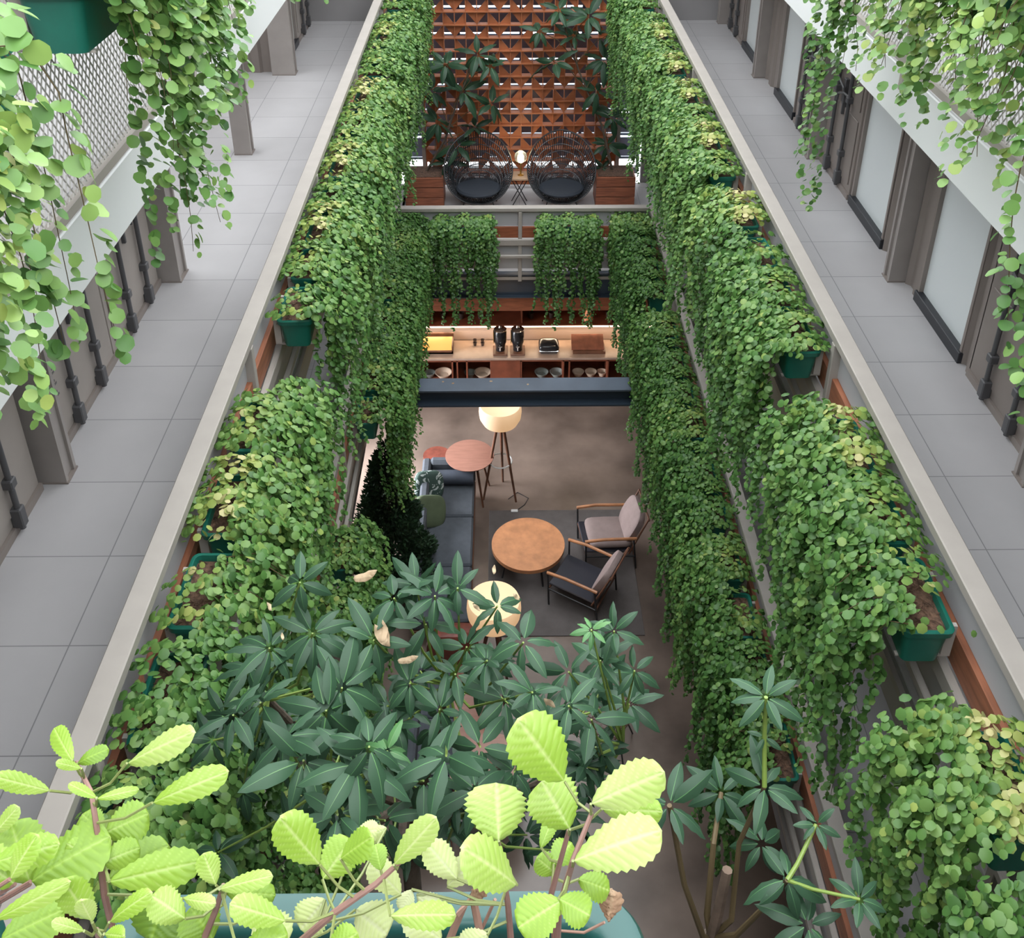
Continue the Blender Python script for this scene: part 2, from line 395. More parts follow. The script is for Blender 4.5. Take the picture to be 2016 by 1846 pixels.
# right side: six container modules on the middle level, simpler ones above and below
for z in (ZB, ZA, ZT):
    for y in (2.6, 5.33, 8.06, 10.85, 13.66, 16.3): column('R', y, z, .12, dep=.17)
    back('R', YN, YF, z)
z = ZA
door('R', 9.70, 10.76, z, 2); frost('R', 8.62, 9.62, z); jamb('R', 8.15, 8.60, z); jamb('R', 9.62, 9.70, z)
jamb('R', 7.70, 7.97, z); frost('R', 6.71, 7.68, z); door('R', 5.42, 6.55, z, 2); jamb('R', 6.55, 6.71, z)
door('R', 4.1, 5.24, z, 2); frost('R', 3.1, 4.05, z); jamb('R', 2.7, 3.1, z)
jamb('R', 12.95, 13.57, z); frost('R', 12.0, 12.93, z); door('R', 10.94, 11.95, z, 2)
door('R', 15.1, 16.2, z, 2); frost('R', 14.2, 15.0, z); jamb('R', 13.75, 14.18, z)
for zz in (ZB, ZT):
    for y in (2.6, 5.33, 8.06, 10.85, 13.66): 
        jamb('R', y + .1, y + 1.25, zz); frost('R', y + 1.3, y + 2.2, zz)
# left side
for z in (ZB, ZT):
    for y in (2.6, 5.45, 8.2, 11.0, 13.84): column('L', y, z, .15, dep=.2)
    back('L', YN, YF, z)
    for y in (2.6, 5.45, 8.2, 11.0): jamb('L', y + .1, y + 1.25, z); frost('L', y + 1.3, y + 2.2, z)
z = ZA
back('L', YN, 8.1, z)
column('L', 5.44, z, .14, dep=.18); column('L', 8.16, z, .2, dep=.22); column('L', 11.04, z, .13, x=-2.99, dep=.1); column('L', 13.86, z, .16, dep=.26); column('L', 2.62, z, .17, dep=.22)
door('L', 5.60, 8.02, z, 4); door('L', 2.8, 5.30, z, 4)
sbox('wall_lobby', M_CONTD, (-6, WL, 8.12, 8.24, z, z + 2.6), (-6, WL - .1, 13.94, 14.05, z, z + 2.6), (WL - .2, WL - .12, 13.95, YF, z, z + 2.6))
jamb('L', 14.0, 14.5, z); frost('L', 14.5, 15.2, z); door('L', 15.25, 16.4, z, 2)
mb = MB(); corrug(mb, 0, -4.6, -3.2, z, z + 2.55, 1)       # corrugated return wall of the lobby
o = mb.build('wall_lobby_return', M_CONTD); struct(o)
me = o.data
for v in me.vertices: v.co = Vector((v.co.y, 13.9 - v.co.x - 0.02, v.co.z))
# number plate and stencilled plate on the left door
p = at_x(141, 579, WL + .03)
nb_ = thing('number_plate', 'small brown-red plate with a white numeral 8 fixed to the grey container door', 'sign', (WL + .02, p.y, p.z))
MB().box(WL + .014, WL + .024, p.y - .075, p.y + .075, p.z - .10, p.z + .10, bev=.002).build('plate', mat('plate_red', (0.22, 0.06, 0.035), .4), nb_)
def text_mesh(txt, size, m, parent, R, locl):
    cu = bpy.data.curves.new('txt', 'FONT'); cu.body = txt; cu.size = size; cu.extrude = .001; cu.align_x = 'CENTER'; cu.align_y = 'CENTER'
    to = bpy.data.objects.new('t', cu); COL.objects.link(to); bpy.context.view_layer.update()
    me = bpy.data.meshes.new_from_object(to.evaluated_get(bpy.context.evaluated_depsgraph_get())); bpy.data.objects.remove(to)
    me.transform(R.to_4x4()); me.materials.clear(); me.materials.append(m)
    o = bpy.data.objects.new('lettering', me); COL.objects.link(o); o.parent = parent; o.location = locl; return o
RX = Matrix(((0, 0, 1), (1, 0, 0), (0, 1, 0)))      # text x -> world y, text y -> world z, facing +x
text_mesh('8', .13, mat('white_print', (.8, .8, .8), .5), nb_, RX, (.007, 0, -.03))
p = at_x(110, 750, WL + .03)
pl = thing('stencil_plate', 'narrow upright grey stencilled data panel beside the rod on the grey container door', 'sign', (WL + .02, p.y, p.z))
mb = MB(); 
for k in range(9): mb.box(WL + .013, WL + .016, p.y - .035, p.y + .035 - .02 * (k % 3), p.z - .13 + k * .03, p.z - .115 + k * .03)
mb.build('stencil_lines', mat('stencil_grey', (.12, .12, .12), .6), pl)

# big dark steel beam across the atrium below the terrace, and the terrace edge
e = setempty('trim_crossbeam', (0, 10.48, 2.66))
for z0, z1, y0, y1, nm in ((2.88, 2.905, 10.35, 10.62, 'top_flange'), (2.655, 2.68, 10.35, 10.62, 'bottom_flange'), (2.68, 2.88, 10.475, 10.495, 'beam_web')):
    MB().box(XL - .06, XR + .06, y0, y1, z0, z1).build(nm, mat('blue_grey_steel', (0.075, 0.095, 0.125), .4, 0, .15, 3) if nm == 'top_flange' else M_BLUE, e)
for k, (u, v) in enumerate(((806, 752), (893, 754), (873, 751), (968, 750), (1040, 756))):
    p = at_z(u, v, 2.907); C = [p]; me = leaf_mesh('fallen_leaf', *round_tmpl(6), C, [(0.1, 0, 1)], [(cos(k), sin(k), 0)], [.022 + .008 * (k % 2)], [.2 + .1 * k], L_DRY)
    for vv in me.vertices: vv.co -= p
    o = bpy.data.objects.new('fallen_leaf', me); COL.objects.link(o); o.location = p
    tag(o, 'small brown fallen leaf lying on the dark blue-grey steel crossbeam', 'leaf', 'fallen leaves on the crossbeam')
e = setempty('trim_terrace_edge', (0, 13.3, ZB - .4))
mb = MB(); mb.box(XL, XR, 13.28, 13.32, ZB - .40, ZB - .02); mb.box(XL, XR, 13.20, 13.32, ZB - .40, ZB - .385); mb.box(XL, XR, 13.22, 13.32, ZB - .03, ZB - .005); mb.build('edge_channel', M_BLUE, e)
MB().box(XL - .6, XR + .6, 13.36, 13.42, ZB - .72, ZB - .42).build('timber_valance', M_TIMBERX, e)
sbox('ceiling_kitchen', M_CONTD, -3.5, 4.2, 13.45, 15.25, ZB - .44, ZB - .31)

# ------------------------------------------------------------------ guards (railings)
def guard(name, label, p0, p1, z, posts, out, mesh=False, group=None):
    """p0,p1 ends on plan, out = unit vector to the atrium; z = floor"""
    p0 = Vector((*p0, 0)); p1 = Vector((*p1, 0)); d = (p1 - p0); L = d.length; d.normalize(); o3 = Vector((*out, 0))
    R = Matrix((d, o3, Vector((0, 0, 1)))).transposed()
    e = thing(name, label, 'railing', ((p0 + p1) / 2 + Vector((0, 0, z))), group=group)
    def bar(nm, m, a, b, off0, off1, z0, z1, bev=0):
        c = p0 + d * (a + b) / 2 + o3 * (off0 + off1) / 2 + Vector((0, 0, z + (z0 + z1) / 2))
        return MB().obox(c, (b - a, abs(off1 - off0), z1 - z0), R, bev).build(nm, m, e)
    bar('cap_rail', M_RAIL, 0, L, -.055, .055, 1.04, 1.10, .006)
    if mesh:
        bar('bottom_rail', M_RAIL, 0, L, -.02, .02, .035, .075)
        mm = MB(); px, pz = .021, .030; nx = int(L / px); nz = int((1.03 - .08) / pz); w = .005; base = p0 + Vector((0, 0, z + .08))
        for i in range(nx):
            for j in range(nz):
                if (i + j) % 2: continue
                for s_ in (0, 1):   # two diagonals of one diamond half
                    a = base + d * (i * px) + Vector((0, 0, (j + s_) * pz)); b = base + d * ((i + 1) * px) + Vector((0, 0, (j + 1 - s_) * pz))
                    t = d * .0028; q = o3 * .004
                    mm.add([a - t, b - t, b + t + q, a + t + q], [(0, 1, 2, 3)])
        m_ = mm.build('mesh_infill', mat('mesh_steel', (0.52, 0.50, 0.48), .4), e)
    else:
        bar('upper_panel', M_PANEL, 0, L, -.02, .0, .79, 1.03)
        bar('timber_slat', M_TIMBER if abs(d.y) > .5 else M_TIMBERX, 0, L, -.01, .03, .61, .78)
        bar('planter_bar', M_WHITE if False else M_RAIL, 0, L, .03, .075, .50, .60, .006)
        bar('lower_panel', M_PANEL, 0, L, -.02, .0, .08, .49)
        bar('bottom_rail', M_RAIL, 0, L, -.03, .03, -.10, -.05)
        for q in (.30,): bar('planter_bar', M_RAIL, 0, L, .06, .10, q, q + .05, .006)
    for y in posts:
        c = p0 + d * y + o3 * (.005 if not mesh else .0) + Vector((0, 0, z + .46))
        MB().obox(c, (.055, .10 if not mesh else .05, 1.15 if not mesh else 1.12), R, .004).build('post', M_RAIL, e)
    return e
LP = [y - .2 for y in (2.6, 5.45, 8.1, 10.9, 13.7, 16.2)]
guard('railing', 'long grey railing with flat pale cap along the left middle-level walkway', (XL, .2), (XL, YF), ZA, LP, (1, 0))
guard('railing', 'long grey railing with flat pale cap along the right middle-level walkway', (XR, .2), (XR, YF), ZA, LP, (-1, 0))
guard('railing', 'grey railing along the left lower-level walkway, mostly behind trailing ivy', (XL, .2), (XL, 13.2), ZB, LP[:4], (1, 0))
guard('railing', 'grey railing along the right lower-level walkway above the lounge floor', (XR, .2), (XR, 13.2), ZB, LP[:4], (-1, 0))
guard('railing', 'pale railing across the far terrace edge with timber slat and centre post', (XL, 13.26), (XR, 13.26), ZB, (1.9,), (0, -1))
guard('railing', 'expanded metal mesh railing on the upper left walkway above the white beam', (XL, .3), (XL, 14), ZT, [y for y in (2.2, 4.95, 7.7, 10.4, 13.2)], (1, 0), True)
guard('railing', 'expanded metal mesh railing on the upper right walkway above the white beam', (XR, .3), (XR, 14), ZT, [y for y in (2.2, 4.95, 7.7, 10.4, 13.2)], (-1, 0), True)

# ------------------------------------------------------------------ far terrace screen and window
SX0, SX1, SY = -1.30, 1.93, 16.2
scr = thing('lattice_screen', 'tall terracotta-brown lattice screen of square cells with diagonal fins at the far end', 'screen', ((SX0 + SX1) / 2, SY, ZB))
mS = mat('screen_terracotta', (0.40, 0.135, 0.055), .55, 0, .25, 2)
mb = MB(); cw, ch = (SX1 - SX0) / 18, .215; rows = 27; cols = 18; dp = .15
for r in range(rows + 1): mb.box(SX0, SX1, SY, SY + dp, ZB + .1 + r * ch - .009, ZB + .1 + r * ch + .009)
for r in range(rows):
    for c in range(cols + 1): 
        x = SX0 + c * cw; mb.box(x - .006, x + .006, SY + .01, SY + dp - .01, ZB + .11 + r * ch, ZB + .09 + (r + 1) * ch)
mb.build('lattice', mS, scr); mb = MB(); rnd = random.Random(4)
for r in range(rows):
    for c in range(cols):
        x0, x1 = SX0 + c * cw, SX0 + (c + 1) * cw; z0, z1 = ZB + .1 + r * ch, ZB + .1 + (r + 1) * ch
        k = (c + r * 2 + (r // 3)) % 4
        if rnd.random() < .12: k = rnd.choice((0, 1, 2, 3, 4))
        if k == 4: continue
        P = [(x0, z0), (x1, z0), (x1, z1), (x0, z1)]; tri = [P[k], P[(k + 1) % 4], P[(k + 3) % 4]]
        y = SY + .075
        mb.add([(a, y + s_, b) for s_ in (-.006, .006) for a, b in tri], [(0, 1, 2), (5, 4, 3), (0, 3, 4, 1), (1, 4, 5, 2), (2, 5, 3, 0)])
mb.build('diagonal_fin', mS, scr)
for i, x in enumerate((SX0 - .04, SX1 + .04)):
    o = struct(MB().box(x - .03, x + .03, SY, SY + .12, ZB, ZB + 6.5).build('trim_screenpost', M_RAIL, loc=(x, SY, ZB)))
wn_ = setempty('window_far', (0, 16.9, ZB))
mb = MB(); mp2 = MB(); mB = mat('facade_blade', (0.12, 0.14, 0.20), .3, 0, .2, 4)
zz = ZB + .25
while zz < ZB + 6.6:
    mb.box(-1.78, 2.42, 16.86, 16.90, zz + .09, zz + .44); mp2.box(-1.78, 2.42, 16.98, 17.04, zz - .02, zz + .022); zz += .45
mb.build('louvre_blade', mB, wn_); mp2.build('mullion', M_BLUE, wn_)
mb = MB()
for k in range(5): x = -1.78 + k * 1.05; mb.box(x - .025, x + .025, 16.93, 16.99, ZB, ZB + 6.6)
mb.build('window_frame', M_BLUE, wn_)
sbox('wall_far_base', M_BLACK, -1.78, 2.42, 16.84, 16.95, ZB, ZB + .12)
# ------------------------------------------------------------------ planters with trailing ivy
BL, BW, BH = .47, .24, .22          # trough length (local y), width (local x, +x is the atrium side), height
def trough(e, L=BL):
    mb = MB()
    def rr(hx, hy, r, z, n=4):
        out = []
        for cx, cy, a0 in ((hx - r, hy - r, 0), (-hx + r, hy - r, 90), (-hx + r, -hy + r, 180), (hx - r, -hy + r, 270)):
            for k in range(n + 1):
                a = radians(a0 + 90 * k / n); out.append(Vector((cx + r * cos(a), cy + r * sin(a), z)))
        return out
    rings = [rr(BW / 2 - .035, L / 2 - .03, .03, -BH), rr(BW / 2 - .014, L / 2 - .014, .035, -.035), rr(BW / 2, L / 2, .04, -.034), rr(BW / 2 + .002, L / 2 + .002, .04, -.004),
             rr(BW / 2 - .004, L / 2 - .004, .04, 0), rr(BW / 2 - .018, L / 2 - .018, .03, 0), rr(BW / 2 - .024, L / 2 - .024, .025, -.03), rr(BW / 2 - .024, L / 2 - .024, .025, -.05)]
    n = len(rings[0]); vs = [p for r in rings for p in r]
    fs = [(i * n + k, i * n + (k + 1) % n, (i + 1) * n + (k + 1) % n, (i + 1) * n + k) for i in range(len(rings) - 1) for k in range(n)] + [tuple(range(n))[::-1]]
    mb.add(vs, fs); b = mb.build('trough', M_GREENP, e, True); LOCAL[b.name] = True
    s = MB(); s.add(rr(BW / 2 - .022, L / 2 - .022, .025, -.035), [tuple(range(n))])
    r = random.Random(3)
    for k in range(60):
        x, y = r.uniform(-.09, .09), r.uniform(-L / 2 + .04, L / 2 - .04); a = r.uniform(0, 6)
        s.tube([(x, y, -.03), (x + .03 * cos(a), y + .03 * sin(a), -.022), (x + .06 * cos(a), y + .06 * sin(a), -.03)], .002, 3)
    s.build('soil', M_SOIL, b)
    for y in (-L / 3, L / 3):
        br = MB(); br.box(-BW / 2 - .035, -BW / 2 + .01, y - .012, y + .012, -BH - .008, -.03); br.box(-BW / 2 - .035, BW / 2 - .02, y - .012, y + .012, -BH - .008, -BH + .0)
        br.build('bracket', M_RAIL, b)

T7, F7 = round_tmpl(7)
T10, F10 = ivy_tmpl(14)
def foliage(seed, ns, l0, l1, size=(.017, .030), step=.034, per=2.2, mound=330, mh=.13, dense=1.0, tintc=.35, yel=.25, bare=None, tm=(T7, F7), conv=0.0, ysp=.31, bulge=.27, stems=False, BL=BL):
    r = np.random.default_rng(seed); C = []; N = []; Tt = []; sz = []; ti = []; paths = []
    def put(c, n, t, s, q): C.append(c); N.append(n); Tt.append(t); sz.append(s); ti.append(q)
    for k in range(mound):
        a, b = r.uniform(-1, 1), r.uniform(-1, 1); x = a * .19 - .005; y = b * (BL / 2 + .04)
        if bare and abs(y - bare) < .10 and x < .1 and r.random() < .93: continue
        h = mh * (1 - .55 * abs(a) ** 2.4) * (1 - .4 * abs(b) ** 4) * r.uniform(.55, 1.1) + .02 * sin(y * 19 + seed)
        h *= (.6 + .4 * sin(y * 9 + seed * 2.1) ** 2)
        n = np.array([a * .7, b * .35, 1.0]) + r.normal(0, .38, 3)
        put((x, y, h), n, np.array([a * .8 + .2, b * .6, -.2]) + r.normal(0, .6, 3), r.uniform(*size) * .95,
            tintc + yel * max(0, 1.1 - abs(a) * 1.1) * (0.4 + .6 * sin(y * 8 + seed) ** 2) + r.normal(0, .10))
    for k in range(ns):
        L = l0 + (l1 - l0) * r.random() ** 1.15; y = r.uniform(-ysp, ysp)
        if conv: L = l0 + (l1 - l0) * r.random() ** .8 * max(.25, 1 - (abs(y) / ysp) ** 1.5)
        x0 = r.uniform(.02, .11); bx = BW / 2 + bulge * r.uniform(.1, 1.0); ph = r.uniform(0, 6.28); ym = y
        n_ = int((L + .12) / step); wob = r.uniform(.01, .035); path = []
        tb = r.normal(0, .05)
        for i in range(n_):
            s = i * step
            if s < .16: q = s / .16; x = x0 + (bx - x0) * q; z = .06 + mh * .45 * sin(q * pi) - .05 * q
            else:
                h = s - .16; x = bx + .05 * sin(h * 3 + ph) * min(1, h * 3) - .05 * min(1, h) ; z = .01 - h
                x = max(x, BW / 2 - .01)
            yy = ym * (1 - conv * .75 * min(1, s / max(L, .01))) + wob * sin(s * 7 + ph)
            path.append((x, yy, z))
            m = per if s > .1 else per * .6
            for q in range(int(m) + (1 if r.random() < m % 1 else 0)):
                out = np.array([abs(r.normal(.75, .45)), r.normal(0, .7), r.normal(.1, .4)]); out /= np.linalg.norm(out) + 1e-6
                d = r.uniform(.012, .05); c = np.array((x, yy, z)) + out * d
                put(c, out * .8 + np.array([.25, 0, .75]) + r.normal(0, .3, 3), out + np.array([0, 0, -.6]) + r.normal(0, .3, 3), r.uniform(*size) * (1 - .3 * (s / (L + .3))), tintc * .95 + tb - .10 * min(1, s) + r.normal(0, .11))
        paths.append(path)
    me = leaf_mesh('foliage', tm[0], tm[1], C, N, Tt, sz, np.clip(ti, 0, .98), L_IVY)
    return me, paths
def planter_proto(seed, stems=0, **kw):
    e = thing('hanging_planter', 'x', 'planter', local=True); trough(e, kw.get('BL', BL))
    me, paths = foliage(seed, **kw)
    o = bpy.data.objects.new('foliage', me); COL.objects.link(o); o.parent = e
    if stems:
        mb = MB()
        for p in paths[::max(1, len(paths) // stems)]:
            if len(p) > 4: mb.tube(p[::3] + [p[-1]], .0028, 4, .0012)
        mb.build('vine', M_STEM, e, True)
    return e
D = dict(ns=46, l0=.45, l1=1.75)
P_thick = planter_proto(1, **D)
P_thick2 = planter_proto(2, ns=46, l0=.35, l1=1.6, tintc=.38)
P_yel = planter_proto(3, ns=42, l0=.35, l1=1.5, tintc=.45, yel=.46, mh=.16)
P_bare = planter_proto(4, ns=38, l0=.35, l1=1.5, mound=250, bare=-.12, yel=.35, stems=6)
P_short = planter_proto(5, ns=34, l0=.15, l1=.75, tintc=.42, yel=.3)
P_long = planter_proto(6, ns=40, l0=.5, l1=2.15, tintc=.25, yel=.12)
P_wide = planter_proto(8, ns=70, l0=.35, l1=1.75, BL=.8, ysp=.46, mound=420, tintc=.3)
P_bareend = planter_proto(7, ns=26, l0=.3, l1=1.5, mound=190, bare=.16, yel=.4, ysp=.24, stems=6)
PROTOS = {'wide': (P_wide, 'broad dark ivy'), 'thick': (P_thick, 'thick mid-green ivy'), 'thick2': (P_thick2, 'dense green ivy'), 'yel': (P_yel, 'yellow-topped ivy'), 'bare': (P_bare, 'soil-showing ivy'),
          'short': (P_short, 'short bushy ivy'), 'long': (P_long, 'long dark ivy'), 'bareend': (P_bareend, 'bare-ended ivy')}
used = set()
ORD = ['first', 'second', 'third', 'fourth', 'fifth', 'sixth', 'seventh', 'eighth', 'ninth', 'tenth', 'eleventh', 'twelfth', 'thirteenth', 'fourteenth', 'fifteenth', 'sixteenth', 'seventeenth', 'eighteenth', 'nineteenth', 'twentieth']
def place_planter(kind, x, y, z, rz, label, group):
    e, _ = PROTOS[kind]
    if kind in used: o = copy_tree(e)
    else: o = e; used.add(kind)
    o.location = (x, y, z); o.rotation_euler = (0, 0, rz); o['label'] = label; o['group'] = group; return o
OFF = .055 + BW / 2 + .05
def row(side, z, ys, kinds, where, grp, dz=-.16):
    of = OFF - .03 if z == ZT else OFF
    x = XL + of if side == 'L' else XR - of; rz = 0 if side == 'L' else pi
    seen = {}
    for y, k in zip(ys, kinds): seen[k] = seen.get(k, 0) + 1
    cnt = {}
    for i, (y, k) in enumerate(zip(ys, kinds)):
        place_planter(k, x, y, z + 1.10 + dz, rz + (.02 if i % 2 else -.02), 'green trough of %s on the %s, %s from near end' % (PROTOS[k][1], where, ORD[i]), grp)
yA = [2.32, 2.93, 3.53, 4.12, 4.78, 6.13, 6.70, 7.27, 7.83, 8.5, 9.08, 9.67, 10.3, 11.2, 11.8, 12.4, 13.0, 13.9, 14.6]
kA = ['thick2', 'long', 'bareend', 'yel', 'thick2', 'bareend', 'short', 'yel', 'thick', 'yel', 'thick2', 'short', 'yel', 'thick', 'thick2', 'yel', 'thick', 'thick2', 'thick']
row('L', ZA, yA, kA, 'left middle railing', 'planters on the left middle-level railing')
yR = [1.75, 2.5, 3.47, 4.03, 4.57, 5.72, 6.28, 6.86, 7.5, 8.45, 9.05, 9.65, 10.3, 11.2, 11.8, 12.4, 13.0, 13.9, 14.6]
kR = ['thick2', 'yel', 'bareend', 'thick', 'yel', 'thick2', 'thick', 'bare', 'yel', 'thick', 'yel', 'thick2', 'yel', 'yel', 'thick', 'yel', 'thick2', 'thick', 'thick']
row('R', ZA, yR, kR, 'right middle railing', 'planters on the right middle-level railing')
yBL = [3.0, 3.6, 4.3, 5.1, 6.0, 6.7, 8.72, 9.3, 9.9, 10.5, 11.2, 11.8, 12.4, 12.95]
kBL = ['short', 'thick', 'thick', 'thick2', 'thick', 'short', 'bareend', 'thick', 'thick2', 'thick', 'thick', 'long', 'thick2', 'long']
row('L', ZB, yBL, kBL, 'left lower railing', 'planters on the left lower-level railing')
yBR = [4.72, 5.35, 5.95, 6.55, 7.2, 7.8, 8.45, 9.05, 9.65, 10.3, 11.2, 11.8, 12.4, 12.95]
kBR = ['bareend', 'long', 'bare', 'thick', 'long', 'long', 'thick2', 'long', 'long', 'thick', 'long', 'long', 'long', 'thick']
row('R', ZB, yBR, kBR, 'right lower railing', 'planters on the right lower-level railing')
for x, k, w in ((-.56, 'wide', 'left one'), (.93, 'wide', 'middle one'), (1.84, 'short', 'right corner one')):
    place_planter(k, x, 13.26 - OFF, ZB + .94, -pi / 2, 'green trough of %s on the far terrace railing, %s' % (PROTOS[k][1], w), 'planters on the far terrace railing')

# upper level: looser cascades seen close to
cas = dict(tm=(T10, F10), stems=10, step=.04)
Q1 = planter_proto(11, ns=36, l0=.15, l1=1.12, conv=.5, size=(.015, .034), mound=170, per=1.7, tintc=.52, yel=.42, bulge=.28, **cas)
Q2 = planter_proto(12, ns=14, l0=.2, l1=.75, conv=.3, size=(.014, .032), mound=140, per=1.6, tintc=.55, yel=.3, bulge=.25, **cas)
Q3 = planter_proto(13, ns=24, l0=.3, l1=2.15, conv=.55, size=(.016, .03), mound=150, per=1.8, tintc=.42, yel=.3, bulge=.22, **cas)
Q4 = planter_proto(14, ns=3, l0=.05, l1=.25, conv=.1, size=(.02, .038), mound=26, per=1.2, tintc=.5, yel=.1, bulge=.2, **cas)
Q5 = planter_proto(15, ns=36, l0=.2, l1=1.15, conv=.5, size=(.015, .033), mound=220, per=1.8, tintc=.6, yel=.5, bulge=.28, **cas)
Q8 = planter_proto(18, ns=44, l0=.2, l1=1.5, conv=.5, size=(.015, .034), mound=190, per=1.8, tintc=.5, yel=.4, bulge=.3, **cas)
Q7 = planter_proto(17, ns=11, l0=1.0, l1=1.6, conv=.2, size=(.017, .033), mound=40, per=1.7, tintc=.48, yel=.1, bulge=.27, ysp=.13, **cas)
Q6 = planter_proto(16, ns=5, l0=.6, l1=1.45, conv=.2, size=(.022, .04), mound=40, per=1.5, tintc=.48, yel=.1, bulge=.3, ysp=.16, **cas)
PROTOS.update({'c8': (Q8, 'the longest broad-leaved ivy'), 'c7': (Q7, 'long thin ivy strands'), 'c1': (Q1, 'broad-leaved ivy'), 'c2': (Q2, 'loose pale ivy'), 'c3': (Q3, 'long narrow ivy'), 'c4': (Q4, 'sparse ivy sprigs'), 'c5': (Q5, 'heavy yellowish ivy'), 'c6': (Q6, 'thin hanging ivy strands')})
row('L', ZT, [1.95, 2.56, 3.52, 4.05, 4.75, 6.5], ['c1', 'c6', 'c8', 'c1', 'c2', 'c6'], 'upper left mesh', 'planters on the upper left mesh railing', -.15)
row('R', ZT, [2.72, 3.5, 3.95, 4.5, 5.3, 6.3], ['c7', 'c5', 'c1', 'c5', 'c3', 'c2'], 'upper right mesh', 'planters on the upper right mesh railing', -.15)

def drop(o):
    for c in list(o.children): drop(c)
    bpy.data.objects.remove(o)
for k_, (e_, _) in PROTOS.items():
    if k_ not in used: drop(e_)
# ------------------------------------------------------------------ lounge on the ground floor
M_WOOD = mat('table_oak', (0.36, 0.19, 0.085), .45, 0, .18, 5, stretch=(1, 6, 1))
M_WALN = mat('walnut', (0.13, 0.055, 0.03), .45, 0, .3, 8)
M_ARM = mat('arm_wood', (0.45, 0.20, 0.09), .4, 0, .2, 8)
M_DIRON = mat('dark_iron', (0.02, 0.02, 0.022), .45)
M_CANVAS = mat('taupe_canvas', (0.25, 0.19, 0.18), .85, 0, .08, 10)
M_SOFA = mat('slate_fabric', (0.065, 0.075, 0.09), .9, 0, .12, 12, .3, 150)
M_SHADE = mat('lamp_shade_paper', (0.62, 0.47, 0.33), .7, emit=(1, .62, .32), estr=.26)
M_LED = mat('led_strip', (1, .9, .8), .5, emit=(1, .75, .52), estr=3.5)
M_CHROME = mat('chrome', (.75, .75, .75), .15, 1)
M_BRASS = mat('brass', (.65, .42, .12), .3, 1)

def cushion(mb, c, d, R=None, b=.06, n=6):
    """soft box: superellipsoid"""
    vs = []; N = 20; Mm = 12
    for i in range(Mm + 1):
        ph = -pi / 2 + pi * i / Mm
        for k in range(N):
            t = 2 * pi * k / N
            f = lambda a, e: math.copysign(abs(a) ** e, a)
            p = Vector((f(cos(ph), .45) * f(cos(t), .35) * d[0] / 2, f(cos(ph), .45) * f(sin(t), .35) * d[1] / 2, f(sin(ph), .8) * d[2] / 2))
            vs.append((R @ p if R is not None else p) + Vector(c))
    fs = [(i * N + k, i * N + (k + 1) % N, (i + 1) * N + (k + 1) % N, (i + 1) * N + k) for i in range(Mm) for k in range(N)]
    return mb.add(vs, fs + [tuple(range(N))[::-1], tuple(range(Mm * N, Mm * N + N))])

rug = MB().box(-.22, 1.78, 9.08, 11.36, .0, .016, bev=.004).build('rug', mat('rug_weave', (0.10, 0.088, 0.085), .95, 0, .12, 6, .4, 120), loc=(.78, 10.2, 0))
tag(rug, 'large flat dark grey-brown rug on the polished concrete lounge floor', 'rug')

t = thing('coffee_table', 'round oak tray-top coffee table standing on the dark rug', 'table', (.32, 10.25, .016)); c = Vector((.32, 10.25, 0))
MB().lathe([(.0, .385), (.47, .385), (.485, .39), (.487, .44), (.470, .44), (.468, .412), (0, .41)], c, 56).build('tabletop', M_WOOD, t, True)
MB().lathe([(.475, .386), (.49, .386), (.492, .446), (.478, .446)], c, 56).build('rim', M_ARM, t, True)
for a in (.5, 2.07, 3.64, 5.21): MB().cyl(c + Vector((.40 * cos(a), .40 * sin(a), .016)), c + Vector((.33 * cos(a), .33 * sin(a), .385)), .014).build('leg', M_DIRON, t)

def tripod_table(name, label, cx, cy, r, h, m, legs=3, a0=0.4, th=.03):
    t = thing(name, label, 'table' if 'table' in name else 'stool', (cx, cy, 0)); c = Vector((cx, cy, 0))
    MB().lathe([(0, h - th), (r * .93, h - th), (r, h - th * .4), (r, h), (0, h)], c, 40).build('tabletop' if 'table' in name else 'seat', m, t, True)
    for k in range(legs):
        a = a0 + 2 * pi * k / legs
        MB().cyl(c + Vector((r * .95 * cos(a), r * .95 * sin(a), 0)), c + Vector((r * .5 * cos(a), r * .5 * sin(a), h - th)), .014, .020).build('leg', M_WALN, t)
    return t
tripod_table('side_table', 'round pink-brown wooden side table beside the tripod lamp behind the sofa', -.50, 11.72, .355, .75, mat('rosy_wood', (0.32, 0.16, 0.12), .4, 0, .12, 5, stretch=(1, 5, 1)), 4, .6)
tripod_table('round_stool', 'small round red-brown stool next to the side table', -1.0, 12.02, .21, .50, mat('red_leather', (0.17, 0.045, 0.03), .5, 0, .3, 12), 3, .2)

def floor_lamp(label, x, y, rz):
    t = thing('floor_lamp', label, 'lamp', (x, y, 0)); c = Vector((x, y, 0))
    for k in range(3):
        a = rz + 2 * pi * k / 3
        MB().cyl(c + Vector((.28 * cos(a), .28 * sin(a), 0)), c + Vector((.05 * cos(a), .05 * sin(a), 1.30)), .015, .024).build('leg', M_WALN, t)
    rg = MB(); n = 40; rg.tube([c + Vector((.165 * cos(2 * pi * k / n), .165 * sin(2 * pi * k / n), .64)) for k in range(n + 1)], .012, 6); rg.build('brace_ring', M_WHITE, t, True)
    MB().lathe([(.06, 1.285), (.17, 1.30), (.25, 1.36), (.295, 1.45), (.305, 1.54), (.30, 1.62), (.285, 1.66), (.275, 1.66), (.25, 1.645), (0, 1.645)], c, 40).build('lamp_shade', M_SHADE, t, True)
    L = bpy.data.lights.new('lamp_glow', 'POINT'); L.energy = 1.6; L.color = (1, .72, .45); L.shadow_soft_size = .2
    o = bpy.data.objects.new('lamp_glow', L); COL.objects.link(o); o.parent = t; o.location = (0, 0, 2.1)
floor_lamp('tripod floor lamp with glowing drum shade, standing beyond the coffee table', -.05, 11.72, 3.55)
